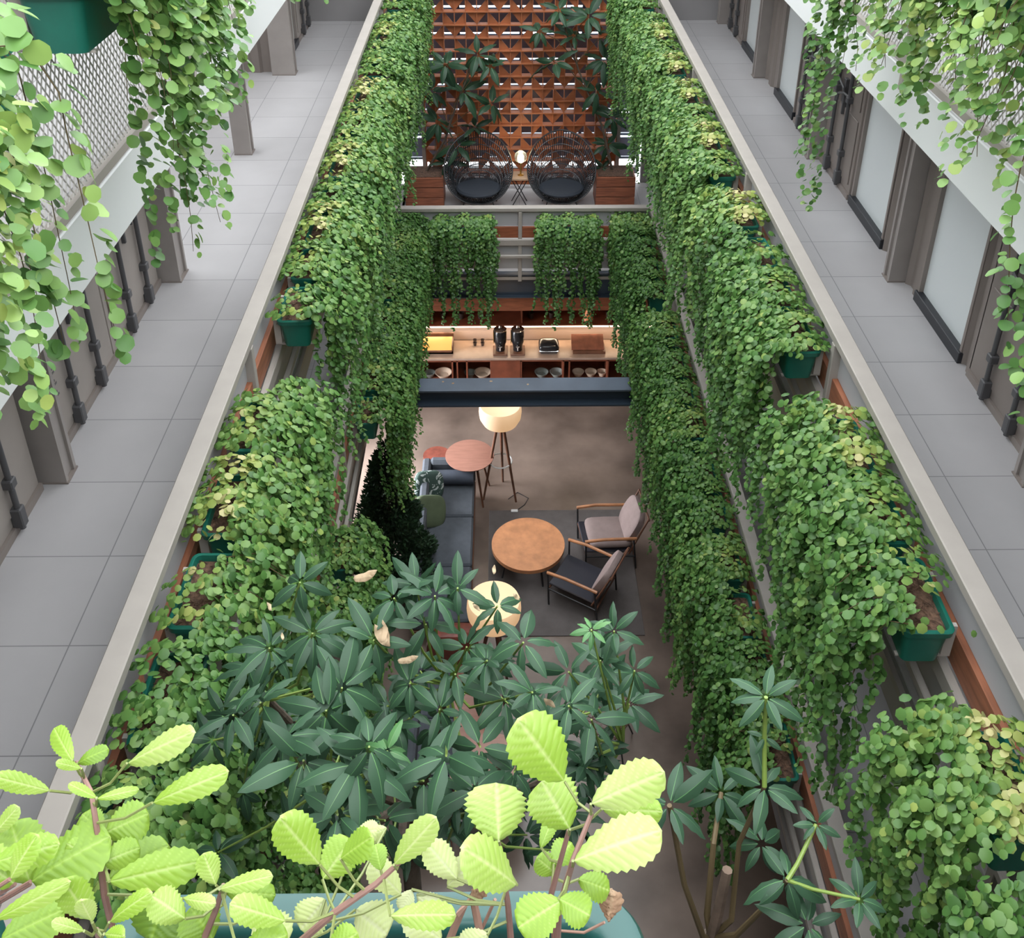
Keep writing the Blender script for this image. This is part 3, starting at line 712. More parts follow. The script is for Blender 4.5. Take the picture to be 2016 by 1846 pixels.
floor_lamp('second tripod floor lamp, cream shade half hidden below the umbrella tree', -.12, 8.15, 1.0)
o = MB().box(.10, .20, 11.32, 11.37, 0, .03, bev=.006).build('floor_socket', mat('white_plastic', (.7, .7, .7), .4), loc=(.15, 11.35, 0)); tag(o, 'small white socket box on the floor by the tripod lamp', 'socket')
mb = MB(); mb.tube([(.06, 11.6, .012), (.2, 11.75, .008), (.36, 11.62, .008), (.30, 11.48, .008), (.19, 11.37, .012)], .006, 5)
tag(mb.build('lamp_cable', M_BLACK, loc=(.2, 11.5, 0)), 'thin black cable curling from the tripod lamp to the socket', 'cable')

def sofa(label, x0, x1, y0, y1, bolster=True):
    t = thing('daybed_sofa', label, 'sofa', ((x0 + x1) / 2, (y0 + y1) / 2, 0))
    mb = MB(); mb.box(x0, x1, y0, y1, .16, .26, bev=.01); mb.build('frame', M_WALN, t)
    n = 3; w = (y1 - y0) / n
    for k in range(n):
        mb = MB(); mb.box(x0 + .01, x1 - .01, y0 + k * w + .006, y0 + (k + 1) * w - .006, .26, .44, bev=.025); mb.build('seat_cushion', M_SOFA, t)
    for x in (x0 + .06, x1 - .06):
        for y in (y0 + .08, y1 - .08): MB().cyl((x, y, 0), (x, y, .17), .02).build('leg', M_DIRON, t)
    mb = MB(); mb.box(x0 - .02, x0 + .10, y0, y1, .26, .72, bev=.03); mb.build('backrest', M_SOFA, t)
    if bolster:
        mb = MB(); mb.box(x0 + .08, x1 - .0, y1 - .14, y1 + .02, .30, .74, bev=.05); mb.build('end_pad', M_SOFA, t)
        b = MB(); b.tube([(x0 + .12, y1 - .24, .54), (x1 - .02, y1 - .24, .54)], .11, 20); b.build('bolster', mat('slate_bolster', (0.045, 0.055, 0.075), .9, 0, .1, 12), t, True)
    return t
sofa('long slate-blue daybed sofa with bolster, left of the coffee table', -1.16, -.42, 8.95, 11.72)
sofa('slate-blue sofa glimpsed under the umbrella tree, nearer than the rug', -1.05, -.55, 6.2, 8.3, False)
def pillow(label, c, d, R, m):
    mb = MB(); cushion(mb, (0, 0, 0), d, R); o = mb.build('throw_pillow', m, None, True); o.location = c; tag(o, label, 'pillow')
mp_ = mat('leaf_print_cloth', (0.10, 0.13, 0.12), .8); nt = mp_.node_tree
vz = nt.nodes.new('ShaderNodeTexNoise'); vz.inputs['Scale'].default_value = 7; vz.inputs['Distortion'].default_value = 2.5
rp = nt.nodes.new('ShaderNodeValToRGB'); rp.color_ramp.interpolation = 'CONSTANT'; rp.color_ramp.elements[0].color = (.03, .06, .05, 1); rp.color_ramp.elements[1].position = .57; rp.color_ramp.elements[1].color = (.42, .47, .46, 1)
tcc = nt.nodes.new('ShaderNodeTexCoord'); nt.links.new(tcc.outputs['Object'], vz.inputs[0]); nt.links.new(vz.outputs[0], rp.inputs[0]); nt.links.new(rp.outputs[0], nt.nodes['Principled BSDF'].inputs['Base Color'])
pillow('throw pillow printed with pale leaves on dark green, leaning by the bolster', (-1.07, 11.22, .62), (.42, .15, .42), Matrix.Rotation(radians(-28), 3, 'X') @ Matrix.Rotation(.3, 3, 'Z'), mp_)
pillow('plain moss-green throw pillow on the daybed below the printed one', (-1.03, 10.72, .60), (.46, .15, .44), Matrix.Rotation(radians(-40), 3, 'X') @ Matrix.Rotation(.5, 3, 'Z'), mat('moss_cloth', (0.075, 0.10, 0.055), .9, 0, .1, 10))

def armchair(label, x, y, rz, pad):
    """local +x is the front"""
    t = thing('armchair', label, 'armchair', (x, y, .0), rz, 'wood and canvas armchairs on the rug', local=True)
    R = Matrix.Rotation(radians(-10), 3, 'Y').inverted()
    for s in (-1, 1):
        mb = MB(); mb.tube([(.36, s * .33, .58), (.1, s * .335, .595), (-.34, s * .33, .56)], .021, 8); mb.build('armrest', M_ARM, t, True)
        MB().cyl((.33, s * .32, 0.016), (.35, s * .33, .57), .013).build('leg', M_DIRON, t); MB().cyl((-.36, s * .32, 0.016), (-.30, s * .33, .56), .013).build('leg', M_DIRON, t)
        MB().cyl((.335, s * .325, .30), (-.33, s * .325, .24), .012).build('side_rail', M_DIRON, t)
        MB().cyl((-.26, s * .29, .26), (-.50, s * .29, .86), .013).build('back_upright', M_WALN, t)
    for xx, zz in ((.335, .30), (-.33, .24), (-.50, .84)): MB().cyl((xx, -.31, zz), (xx, .31, zz), .012).build('cross_rail', M_WALN, t)
    mb = MB(); mb.obox((.02, 0, .325), (.66, .58, .03), Matrix.Rotation(radians(5), 3, 'Y').inverted(), .01); mb.build('sling_seat', mat('black_leather', (.03, .03, .04), .28), t)
    mb = MB(); cushion(mb, (-.02, 0, .40), (.60, .56, .13), Matrix.Rotation(radians(-4), 3, 'Y')); 
    if pad: mb.build('seat_cushion', M_CANVAS, t, True)
    mb = MB(); cushion(mb, (-.34, 0, .62), (.13, .56, .52), Matrix.Rotation(radians(-24), 3, 'Y')); mb.build('back_cushion', M_CANVAS, t, True)
    return t
armchair('low armchair with taupe seat pad at the right of the coffee table', 1.40, 10.50, radians(186), True)
armchair('low armchair with bare black leather seat, nearer to the camera, turned diagonally', 1.02, 9.72, radians(152), False)

# furniture nearer than the rug, glimpsed between the umbrella leaves
tripod_table('dining_table', 'round pink-brown wooden table glimpsed below the umbrella tree', -.16, 6.75, .42, .74, MATS['rosy_wood'], 4, .2)
o = thing('drinking_glass', 'small empty glass standing on the pink-brown table under the tree', 'glass', (-.14, 6.88, .74)); 
MB().lathe([(.028, .74), (.036, .86), (.033, .86), (.026, .75), (0, .75)], (-.14, 6.88, 0), 20).build('glass_body', mat('clear_glass', (.9, .95, 1), .05, trans=.9), o, True)
t = thing('leather_lounge_chair', 'brown leather lounge chair seen between umbrella leaves beside the cream lamp', 'armchair', (-.62, 8.62, 0))
mb = MB(); cushion(mb, (-.62, 8.62, .42), (.6, .6, .16)); mb.build('seat', MATS['red_leather'], t, True)
mb = MB(); cushion(mb, (-.62, 8.34, .66), (.6, .14, .5)); mb.build('backrest', MATS['red_leather'], t, True)
for a in (-1, 1):
    for b in (-1, 1): MB().cyl((-.62 + a * .25, 8.62 + b * .25, 0), (-.62 + a * .24, 8.62 + b * .24, .36), .015).build('leg', M_WALN, t)
def bench(label, c, d, rz):
    t = thing('wooden_bench', label, 'bench', (c[0], c[1], 0), rz, local=True)
    mb = MB(); mb.box(-d[0] / 2, d[0] / 2, -d[1] / 2, d[1] / 2, .42, .46, bev=.008); mb.build('seat', MATS['rosy_wood'], t)
    for a in (-1, 1):
        for b in (-1, 1): MB().cyl((a * (d[0] / 2 - .06), b * (d[1] / 2 - .05), 0), (a * (d[0] / 2 - .06), b * (d[1] / 2 - .05), .42), .018).build('leg', M_WALN, t)
bench('narrow pink-brown wooden bench between the two seating groups under the tree', (-.42, 7.75), (.34, 1.3), radians(4))
t = thing('wire_lounge_chair', 'bronze wire-mesh lounge chair at the right behind the umbrella leaves', 'chair', (1.2, 7.55, 0), radians(160), local=True)
mb = MB(); g = []
for i in range(15):
    q = i / 14; x = .38 - .72 * q if q < .6 else -.052 - (q - .6) * .55; z = .40 - .10 * sin(q / .6 * pi / 2) if q < .6 else .30 + (q - .6) * 1.25
    g.append([(x - .0, (k / 12 - .5) * .66, z + .16 * abs(k / 12 - .5) ** 2 * 4 * (.3 + .7 * q)) for k in range(13)])
for row_ in g: mb.tube(row_, .005, 4)
for k in range(13): mb.tube([r_[k] for r_ in g], .005, 4)
mb.build('wire_seat_shell', mat('bronze_wire', (.16, .10, .08), .5, .5), t)
for a, b in ((.3, .24), (.3, -.24), (-.2, .22), (-.2, -.22)): MB().cyl((a, b, 0), (a * .6, b * .6, .34), .009).build('leg', M_DIRON, t)

# conifer in a pot beside the daybed
t = thing('potted_conifer', 'dark bushy cone-shaped conifer standing left of the daybed sofa', 'tree', (-1.46, 9.85, 0))
MB().lathe([(.0, 0), (.19, 0), (.24, .36), (.255, .40), (.235, .40), (.22, .36), (0, .36)], (-1.46, 9.85, 0), 28).build('pot', mat('dark_pot', (.05, .05, .055), .6), t, True)
MB().cyl((-1.46, 9.85, .34), (-1.46, 9.85, 2.3), .035, .008).build('trunk', M_BARK, t)
r = np.random.default_rng(8); n = 20000; q = r.uniform(0, 1, n) ** .75; h = .42 + 2.05 * (1 - q) if False else .42 + 2.1 * (1 - np.sqrt(r.uniform(0.0008, 1, n)))
rad = (.50 * (1 - (h - .42) / 2.1) ** .85 + .03) * r.uniform(.55, 1.08, n); an = r.uniform(0, 2 * pi, n); rad *= 1 + .13 * np.sin(an * 5 + h * 9)
C = np.stack([-1.46 + rad * np.cos(an), 9.85 + rad * np.sin(an), h], 1); O = np.stack([np.cos(an), np.sin(an), .9 + 0 * an], 1)
me = leaf_mesh('foliage', [(-.35, 0, 0), (0, .5, .05), (.35, 0, 0), (.25, 1.0, 0), (0, 1.6, 0), (-.25, 1.0, 0)], [(0, 1, 5), (1, 2, 3), (1, 3, 4, 5)], C - np.array([-1.46, 9.85, 0]), np.stack([-np.sin(an), np.cos(an), 0 * an], 1) + r.normal(0, .6, (n, 3)), O + r.normal(0, .35, (n, 3)), r.uniform(.03, .055, n), r.uniform(0, 1, n), L_CON)
o = bpy.data.objects.new('foliage', me); COL.objects.link(o); o.parent = t

# area lamp added outside an unseen left opening, to brighten the lounge floor
A = bpy.data.lights.new('lounge_floor_fill', 'AREA'); A.shape = 'RECTANGLE'; A.size = 3.0; A.size_y = 2.2; A.energy = 150; A.color = (.95, .96, 1)
ao = bpy.data.objects.new('lounge_floor_fill', A); COL.objects.link(ao); ao.location = (-3.95, 11.9, 1.5); ao.rotation_euler = (0, radians(-62), 0)
A.spread = radians(100)
wf = setempty('window_street', (-3.65, 11.95, 0)); mb = MB()
for y in (10.32, 11.4, 12.5, 13.56): mb.box(-3.68, -3.62, y - .025, y + .025, 0, ZB - .3)
mb.build('window_frame', M_BLUE, wf)

# ------------------------------------------------------------------ bar and kitchen under the terrace
kt = thing('bar_cabinet', 'long red-brown bar cabinet with open niches under the pale counter', 'cabinet', (.3, 14.3, 0))
MR = mat('red_cabinet', (0.16, 0.045, 0.022), .45, 0, .25, 5)
mb = MB(); mb.box(-2.4, 2.9, 14.46, 14.5, 0, .86); mb.box(-2.4, 2.9, 14.02, 14.46, .0, .08); mb.box(-2.4, 2.9, 14.02, 14.46, .80, .86); mb.box(-2.4, 2.9, 14.03, 14.46, .36, .38)
for x in (-2.4, -1.55, -1.46, -.86, -.78, -.62, -.05, .28, .98, 1.08, 1.72, 2.88): mb.box(x, x + .025, 14.02, 14.46, .06, .82)
mb.build('carcass', MR, kt)
MB().box(-.22, .28, 14.015, 14.04, .08, .82, bev=.004).build('door', MR, kt)
ct = MB().box(-2.45, 2.95, 13.97, 14.52, .86, .90, bev=.004).build('countertop', mat('bar_stone', (0.34, 0.245, 0.19), .35, 0, .15, 5), loc=(.3, 14.2, .86)); tag(ct, 'long pale stone countertop of the bar under the terrace', 'countertop')
sp = thing('backsplash_light', 'glowing strip-lit backsplash running behind the bar counter', 'light', (.3, 14.54, .9))
MB().box(-2.4, 2.9, 14.53, 14.56, .90, 1.19).build('splash_panel', mat('splash_stone', (.42, .32, .27), .4), sp)
MB().box(-2.3, 2.8, 14.50, 14.525, 1.165, 1.18).build('light_strip', M_LED, sp)
for k, x in enumerate((-1.6, -.3, 1.0, 2.2)):
    A = bpy.data.lights.new('counter_glow', 'AREA'); A.shape = 'RECTANGLE'; A.size = 1.2; A.size_y = .05; A.energy = 1.6; A.color = (1, .75, .5)
    ao = bpy.data.objects.new('counter_glow', A); COL.objects.link(ao); ao.parent = sp; ao.location = (x - .3, -.10, .25); ao.rotation_euler = (radians(-20), 0, 0)
sh = thing('bar_shelf', 'dark wooden shelf unit above the glowing backsplash', 'shelf', (.3, 14.7, 1.2))
mb = MB(); mb.box(-2.4, 2.9, 14.5, 14.95, 1.19, 1.215); mb.box(-2.4, 2.9, 14.55, 14.95, 1.60, 1.62); mb.box(-2.4, 2.9, 14.93, 14.96, 1.19, 2.1)
for x in (-2.4, -1.2, .3, 1.8, 2.88): mb.box(x, x + .02, 14.55, 14.94, 1.2, 2.1)
mb.build('shelf_case', MR, sh)
rr_ = random.Random(5)
for k in range(11):
    x = -1.35 + k * .31 + rr_.uniform(-.04, .04); 
    if abs(x - .1) < .3: continue
    o = MB().lathe([(.0, 0), (.04, 0), (.05, .11), (.045, .11), (.036, .01), (0, .01)], (0, 0, 0), 14).build('mug', mat('dark_glaze', (.05, .035, .03), .3), None, True)
    o.location = (x, 14.72, 1.215); tag(o, 'small dark mug standing in the row on the shadowy bar shelf', 'mug', 'dark mugs on the bar shelf')
# things on the counter
def cpos(u, v): return at_z(u, v, ZC)
ZC = .90
p = cpos(862, 674); t = thing('display_tray', 'amber-lit wooden display tray at the left end of the bar counter', 'tray', (p.x, 14.28, ZC))
mb = MB(); x, y = p.x, 14.28; mb.box(x - .27, x + .27, y - .17, y + .17, ZC, ZC + .03); mb.box(x - .27, x - .25, y - .17, y + .17, ZC, ZC + .14); mb.box(x + .25, x + .27, y - .17, y + .17, ZC, ZC + .14); mb.box(x - .27, x + .27, y + .15, y + .17, ZC, ZC + .20); mb.box(x - .27, x + .27, y - .17, y - .15, ZC, ZC + .06)
mb.build('tray_frame', M_WALN, t); MB().obox((x, y, ZC + .09), (.5, .28, .012), Matrix.Rotation(radians(22), 3, 'X')).build('amber_panel', mat('amber_panel', (.6, .30, .10), .4, emit=(1, .45, .10), estr=.35), t)
for k in range(4):
    q = at_z(935 + (k % 2) * 15, 662 + (k // 2) * 10, ZC + .08)
    o = MB().lathe([(0, 0), (.022, 0), (.034, .06), (.030, .06), (.018, .008), (0, .008)], (0, 0, 0), 16).build('espresso_cup', MATS['dark_glaze'], None, True); o.location = (q.x, min(q.y, 14.45), ZC)
    tag(o, 'small dark espresso cup in the group of four on the counter', 'cup', 'espresso cups on the counter')
for k, u in enumerate((985, 1019)):
    q = cpos(u, 688); x, y = q.x, 14.16
    t = thing('coffee_grinder', '%s of the two tall black coffee dispensers with bright tops on the counter' % ('left' if k == 0 else 'right'), 'dispenser', (x, y, ZC), group=None)
    mb = MB(); mb.box(x - .12, x + .12, y - .12, y + .16, ZC, ZC + .03, bev=.008); mb.build('drip_tray', M_CHROME if False else M_WALN, t)
    MB().lathe([(0, .03), (.075, .03), (.08, .10), (.09, .16), (.105, .2), (.105, .40), (.09, .42), (0, .42)], (x, y + .03, ZC), 28).build('body', mat('black_gloss', (.015, .015, .017), .2), t, True)
    MB().lathe([(0, .42), (.10, .42), (.105, .435), (.08, .46), (.03, .47), (.02, .50), (0, .50)], (x, y + .03, ZC), 28).build('lid', M_CHROME, t, True)
    MB().box(x - .115, x - .105 + .0, y - .02, y + .06, ZC + .18, ZC + .40, bev=.003).build('side_trim', M_BRASS, t)
    mb = MB(); mb.cyl((x, y - .06, ZC + .17), (x, y - .12, ZC + .16), .014); mb.cyl((x, y - .11, ZC + .165), (x, y - .11, ZC + .10), .010); mb.box(x - .03, x + .03, y - .125, y - .105, ZC + .17, ZC + .19); mb.build('tap', M_CHROME, t)
q = cpos(1080, 688); x, y = q.x, 14.20
t = thing('chafing_dish', 'rounded black chafing dish with a chrome rim on the bar counter', 'dish', (x, y, ZC))
mb = MB(); mb.box(x - .15, x + .15, y - .11, y + .11, ZC, ZC + .05, bev=.02); mb.build('base', M_BLACK, t)
mb = MB(); mb.box(x - .17, x + .17, y - .145, y + .15, ZC + .05, ZC + .085, bev=.015); mb.build('rim', M_CHROME, t)
mb = MB(); cushion(mb, (x, y, ZC + .10), (.34, .29, .17)); mb.build('lid', MATS['black_gloss'], t, True)
q = cpos(1158, 684); x, y = q.x, 14.22
t = thing('wooden_box', 'slanted dark wooden menu box at the right part of the counter', 'box', (x, y, ZC))
mb = MB(); mb.box(x - .27, x + .27, y - .14, y + .14, ZC, ZC + .05, bev=.004); mb.build('box_base', M_WALN, t)
MB().obox((x - .02, y + .03, ZC + .13), (.54, .31, .02), Matrix.Rotation(radians(24), 3, 'X'), .004).build('slanted_lid', mat('lid_wood', (.20, .07, .04), .4, 0, .3, 8), t)
q = at_y(1158, 618, 14.2); t = thing('pendant_lamp', 'small orange wooden cone pendant hanging above the right of the bar', 'lamp', (q.x, q.y, q.z))
MB().lathe([(.085, -.10), (.03, .10), (.0, .10)], q, 24).build('lamp_shade', mat('orange_wood', (.5, .17, .06), .5), t, True); MB().cyl(q + Vector((0, 0, .1)), (q.x, q.y, 2.48), .003).build('cord', M_BLACK, t)
# bowls and baskets in the niches
mbowl = mat('pale_bowl', (.58, .45, .34), .6, 0, .1, 10); mgl = mat('green_grey_bowl', (.22, .24, .22), .5)
for k, (u, v, r_, m_, lab) in enumerate(((873, 733, .12, mbowl, 'round pale bowl in the leftmost bar niche'), (846, 735, .08, mgl, 'small grey bowl behind leaves in the leftmost bar niche'), (950, 733, .12, mbowl, 'round pale bowl in the second bar niche from the left'),
     (925, 735, .08, mgl, 'small grey bowl beside the pale one in the second bar niche'), (1066, 731, .10, mgl, 'left grey-green bowl in the middle bar niche'), (1096, 731, .10, mgl, 'right grey-green bowl in the middle bar niche'),
     (1138, 735, .085, mbowl, 'left pale bowl in the right bar niche'), (1163, 735, .085, mbowl, 'middle pale bowl in the right bar niche'), (1185, 735, .07, mbowl, 'rightmost pale bowl in the right bar niche'))):
    q = at_y(u, v, 14.20); o = MB().lathe([(0, -.05), (r_ * .7, -.05), (r_ * 1.1, .02), (r_ * 1.2, .035), (r_ * 1.1, .035), (r_ * .7, -.02), (0, -.02)], (0, 0, 0), 26).build('bowl', m_, None, True); o.location = (q.x, 14.20, .44); tag(o, lab, 'bowl', 'bowls in the bar niches')
# ceiling downlights over the bar side (one mirrors in the floor)
for k, (x, y) in enumerate(((1.15, 13.7), (-1.2, 13.7))):
    t = thing('ceiling_downlight', '%s small round downlight in the ceiling over the bar' % ('right' if k == 0 else 'left'), 'light', (x, y, ZB - .44))
    MB().lathe([(0, 0), (.045, 0), (.045, -.012), (0, -.012)], (x, y, ZB - .44), 20).build('lens', mat('warm_lens', (1, .9, .7), .4, emit=(1, .7, .4), estr=30), t)
    L = bpy.data.lights.new('spot_beam', 'SPOT'); L.energy = 7; L.spot_size = radians(95); L.spot_blend = .6; L.color = (1, .75, .5); L.shadow_soft_size = .04
    o = bpy.data.objects.new('spot_beam', L); COL.objects.link(o); o.parent = t; o.location = (0, 0, -.03)

# ------------------------------------------------------------------ terrace furniture
def egg_chair(label, x):
    y = 15.3; t = thing('cord_lounge_chair', label, 'chair', (x, y, ZB), group='black cord chairs on the terrace', local=True)
    R = Matrix.Rotation(radians(22), 3, 'X')      # shell plane leans back (away is +y)
    n = 84; outer = []
    for k in range(n):
        a = 2 * pi * k / n; p = Vector((.56 * cos(a), 0, .53 * sin(a))); p.y = .14 + .30 * sin(a) - .10 * abs(cos(a)) + .04
        outer.append(Vector((p.x, p.y + .05, .72 + p.z)))
    mb = MB(); mb.tube(outer + [outer[0]], .013, 6); mb.build('rim', M_DIRON, t, True)
    inner = []
    for k in range(n):
        a = 2 * pi * k / n; inner.append(Vector((.24 * cos(a), .20 + .17 * sin(a), .34 + .02 * sin(a))))
    mb = MB(); mb.tube(inner + [inner[0]], .010, 5); mb.build('seat_ring', M_DIRON, t, True)
    cords = MB()
    for k in range(n):
        a, b = outer[k], inner[k]; m_ = (a + b) / 2 + Vector((0, .05, -.06)); cords.tube([a, m_, b], .0095, 4)
    for q in (.12, .24, .36, .48, .6, .72, .84):
        pts = [outer[k].lerp(inner[k], q) + Vector((0, .05, -.06)) * (1 - abs(2 * q - 1)) * 1.0 for k in range(n)]; cords.tube(pts + [pts[0]], .009, 4)
    cords.build('cord_web', M_BLACK, t)
    MB().lathe([(0, .345), (.30, .345), (.36, .37), (.37, .40), (.34, .43), (0, .44)], (0, .12, 0), 32).build('seat_cushion', mat('navy_cushion', (.018, .024, .035), .8), t, True)
    for sx_, sy_ in ((-1, -1), (1, -1), (-1, 1), (1, 1)):
        MB().cyl((.30 * sx_, .16 + .26 * sy_, 0), (.19 * sx_, .16 + .15 * sy_, .34), .009).build('leg', M_DIRON, t)
egg_chair('black round cord lounge chair on the left of the terrace table', -.40); egg_chair('black round cord lounge chair on the right of the terrace table', .97)
t = thing('terrace_table', 'small square pale-wood side table on crossed black legs between the cord chairs', 'table', (.28, 15.6, ZB)); z = ZB
MB().box(.12, .44, 15.46, 15.76, z + .50, z + .54, bev=.005).build('tabletop', mat('pale_wood', (.55, .36, .22), .5), t)
for a, b in ((-1, 1), (1, -1)):
    for yy in (15.49, 15.73): MB().cyl((.28 + a * .13, yy, z), (.28 + b * .13, yy, z + .5), .008).build('leg', M_DIRON, t)
t = thing('table_lamp', 'brass table lamp with a glowing bulb in a clear globe on the terrace table', 'lamp', (.30, 15.6, z + .54)); c = Vector((.30, 15.6, z + .54))
MB().lathe([(0, 0), (.05, 0), (.05, .012), (.014, .02), (.012, .19), (.03, .20), (.03, .23), (0, .23)], c, 20).build('stem', M_BRASS, t, True)
MB().lathe([(0, .23), (.022, .24), (.035, .29), (.034, .34), (.015, .37), (0, .375)], c, 16).build('bulb', mat('bulb_glow', (1, .9, .6), .4, emit=(1, .85, .5), estr=6), t, True)
MB().lathe([(.03, .225), (.09, .27), (.105, .33), (.09, .39), (.04, .43), (0, .44)], c, 24).build('globe', MATS['clear_glass'] if 'clear_glass' in MATS else M_FROST, t, True)
L = bpy.data.lights.new('bulb_light', 'POINT'); L.energy = 3; L.color = (1, .8, .5); L.shadow_soft_size = .03; o = bpy.data.objects.new('bulb_light', L); COL.objects.link(o); o.parent = t; o.location = (0, -.0, .50)
def tplanter(label, x0, x1):
    y0, y1 = 15.45, 15.95; t = thing('timber_planter', label, 'planter', ((x0 + x1) / 2, (y0 + y1) / 2, ZB)); h = .17
    for k in range(3):
        mb = MB(); z0 = ZB + .02 + k * (h + .012); mb.box(x0, x1, y0, y1, z0, z0 + h, bev=.004); mb.build('slat_course', M_TIMBERX, t)
    MB().box(x0 + .03, x1 - .03, y0 + .03, y1 - .03, ZB + .54, ZB + .565).build('soil', M_SOIL, t)
    return t
tplanter('red-brown slatted timber planter at the left end of the terrace', -1.62, -.98)
tplanter('red-brown slatted timber planter at the right end of the terrace', 1.55, 2.2)
# ------------------------------------------------------------------ umbrella trees
def leaflet(nu=7, w=.175, fold=.12, droop=.42):
    v = []; f = []; ft = []
    for i in range(nu + 1):
        t = i / nu; ww = w * (sin(pi * min(1, t ** .85 * .985 + .015)) ** .8) * (1 - .15 * t); z = -droop * t * t + .10 * t
        rp_ = .016 * (1 if i % 2 else -1)
        y = t * (1 - .10 * t)
        v += [(-ww, y, z - fold * ww * 3 + rp_), (-.008 * (1.1 - t), y, z + .004), (.008 * (1.1 - t), y, z + .004), (ww, y, z - fold * ww * 3 + rp_)]
    for i in range(nu):
        a, b = i * 4, i * 4 + 4
        f += [(a, a + 1, b + 1, b), (a + 1, a + 2, b + 2, b + 1), (a + 2, a + 3, b + 3, b + 2)]; ft += [0, .5, 0]
    return v, f, ft
LV, LF, LFT = leaflet()
def whorls(spec, seed):
    """spec: centre, axis, length, count, tint"""
    r = np.random.default_rng(seed); C = []; N = []; T = []; s = []; ti = []
    for c, ax, L, n, tint in spec:
        ax = Vector(ax).normalized(); u = ax.orthogonal().normalized(); w = ax.cross(u); a0 = r.uniform(0, 6.28)
        for k in range(n):
            a = a0 + 2 * pi * k / n + r.normal(0, .10); e = r.uniform(-.45, .5)
            d = (u * cos(a) + w * sin(a)) * cos(e) + ax * sin(e); nn = ax * cos(e) - (u * cos(a) + w * sin(a)) * sin(e)
            nn = nn + Vector(r.normal(0, .28, 3)); pet = L * .10
            C.append(tuple(Vector(c) + d * pet)); N.append(tuple(nn)); T.append(tuple(d)); s.append(L * r.uniform(.7, 1.12)); ti.append(np.clip(tint + r.normal(0, .07), 0, .45 if tint < .5 else .8))
    return C, N, T, s, ti
def add_foliage(parent, spec, seed, name='foliage'):
    C, N, T, s, ti = whorls(spec, seed); off = np.array(abs_loc(parent))
    me = leaf_mesh(name, LV, LF, np.array(C) - off, N, T, s, ti, L_UMB, ft=LFT); o = bpy.data.objects.new(name, me); COL.objects.link(o); o.parent = parent; return o
zz = lambda x, y: (450 + x / 2.24, 1050 + y / 2.24)
main = [(315, 215, 62), (730, 285, 66), (825, 225, 58), (910, 275, 66), (1010, 240, 52), (1185, 320, 50), (370, 440, 72), (180, 505, 70), (640, 470, 70), (1050, 500, 62), (1300, 480, 68), (1640, 560, 60), (1790, 605, 52),
        (500, 680, 78), (800, 660, 62), (140, 745, 80), (430, 780, 102), (1220, 730, 66), (930, 775, 52), (1500, 610, 62), (1600, 820, 68), (740, 840, 50), (960, 980, 86), (1110, 940, 68), (480, 1240, 88), (690, 1265, 84),
        (1340, 700, 56), (870, 400, 72), (1140, 560, 58), (560, 560, 66), (250, 900, 88), (620, 940, 90), (1380, 860, 62), (1090, 1130, 74), (1260, 1050, 62), (20, 800, 74), (1700, 430, 46), (330, 1000, 92), (1000, 620, 52), (700, 760, 70), (560, 1020, 90), (860, 1090, 80), (1500, 760, 60)]
rq = random.Random(9); spec = []; tips = []
for i, (x, y, px) in enumerate(main):
    u, v = zz(x, y); d = 3.15 - .35 * (v - 1150) / 500 + rq.uniform(-.12, .16)
    if px > 85: d -= .25
    c = at_depth(u, v, d); ax = Vector((rq.uniform(-.6, .6), -.25 + rq.uniform(-.55, .35), 1)); spec.append((c, ax, px * 1.28 * d / 2020, rq.choice((6, 7, 7, 8)), .22)); tips.append(c)
for (x, y, px) in ((700, 960, 54), (1600, 425, 40)):
    u, v = zz(x, y); c = at_depth(u, v, 2.9 if x == 700 else 3.05); spec.append((c, (0, -.3, 1), px * 1.1 * 2.95 / 2020, 8, .68)); tips.append(c)
n_front = len(tips)
for k in range(62):        # leaves deeper inside the crown
    y = rq.uniform(.30, 1.0) ; u = rq.uniform(360 if y > .3 else 500, 1240 - 330 * max(0, y - .55)); v = 1130 + 560 * y
    d = rq.uniform(3.4, 4.3); c = at_depth(u, v, d)
    if c.x < -1.15: continue
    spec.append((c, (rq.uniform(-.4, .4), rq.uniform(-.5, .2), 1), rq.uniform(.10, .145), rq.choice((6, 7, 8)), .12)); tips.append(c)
tree = thing('umbrella_tree', 'large dark green umbrella-leaved tree rising from below in the middle of the atrium', 'tree', (-.35, 2.6, 0))
add_foliage(tree, spec, 21)
hubs = []
for u, v, d in ((640, 1500, 3.3), (880, 1300, 3.5), (1090, 1380, 3.5), (760, 1640, 3.3), (1330 - 100, 1420, 3.4), (520, 1330, 3.4), (900, 1560, 3.4)): hubs.append(at_depth(u, v, d) + Vector((0, 0, -.12)))
base = Vector((-.35, 2.6, 0)); crotch = Vector((-.40, 2.55, 6.6))
mb = MB(); mb.tube([base, base + Vector((.04, .03, 2.2)), base + Vector((-.05, 0, 4.5)), crotch], .06, 10, .035); mb.build('trunk', M_BARK, tree, True)
for h in hubs:
    mb = MB(); mb.tube([crotch, crotch.lerp(h, .45) + Vector((0, 0, -.15)), h], .026, 8, .012); mb.build('branch', M_BARK, tree, True)
tw = MB()
for i, c in enumerate(tips):
    h = min(hubs, key=lambda q: (q - c).length); m_ = c.lerp(h, .5) + Vector((rq.uniform(-.03, .03), rq.uniform(-.03, .03), -.06)); 
    tw.tube([h, m_, c], .006, 5, .0032)
tw.build('twigs', M_STEMG, tree, True)
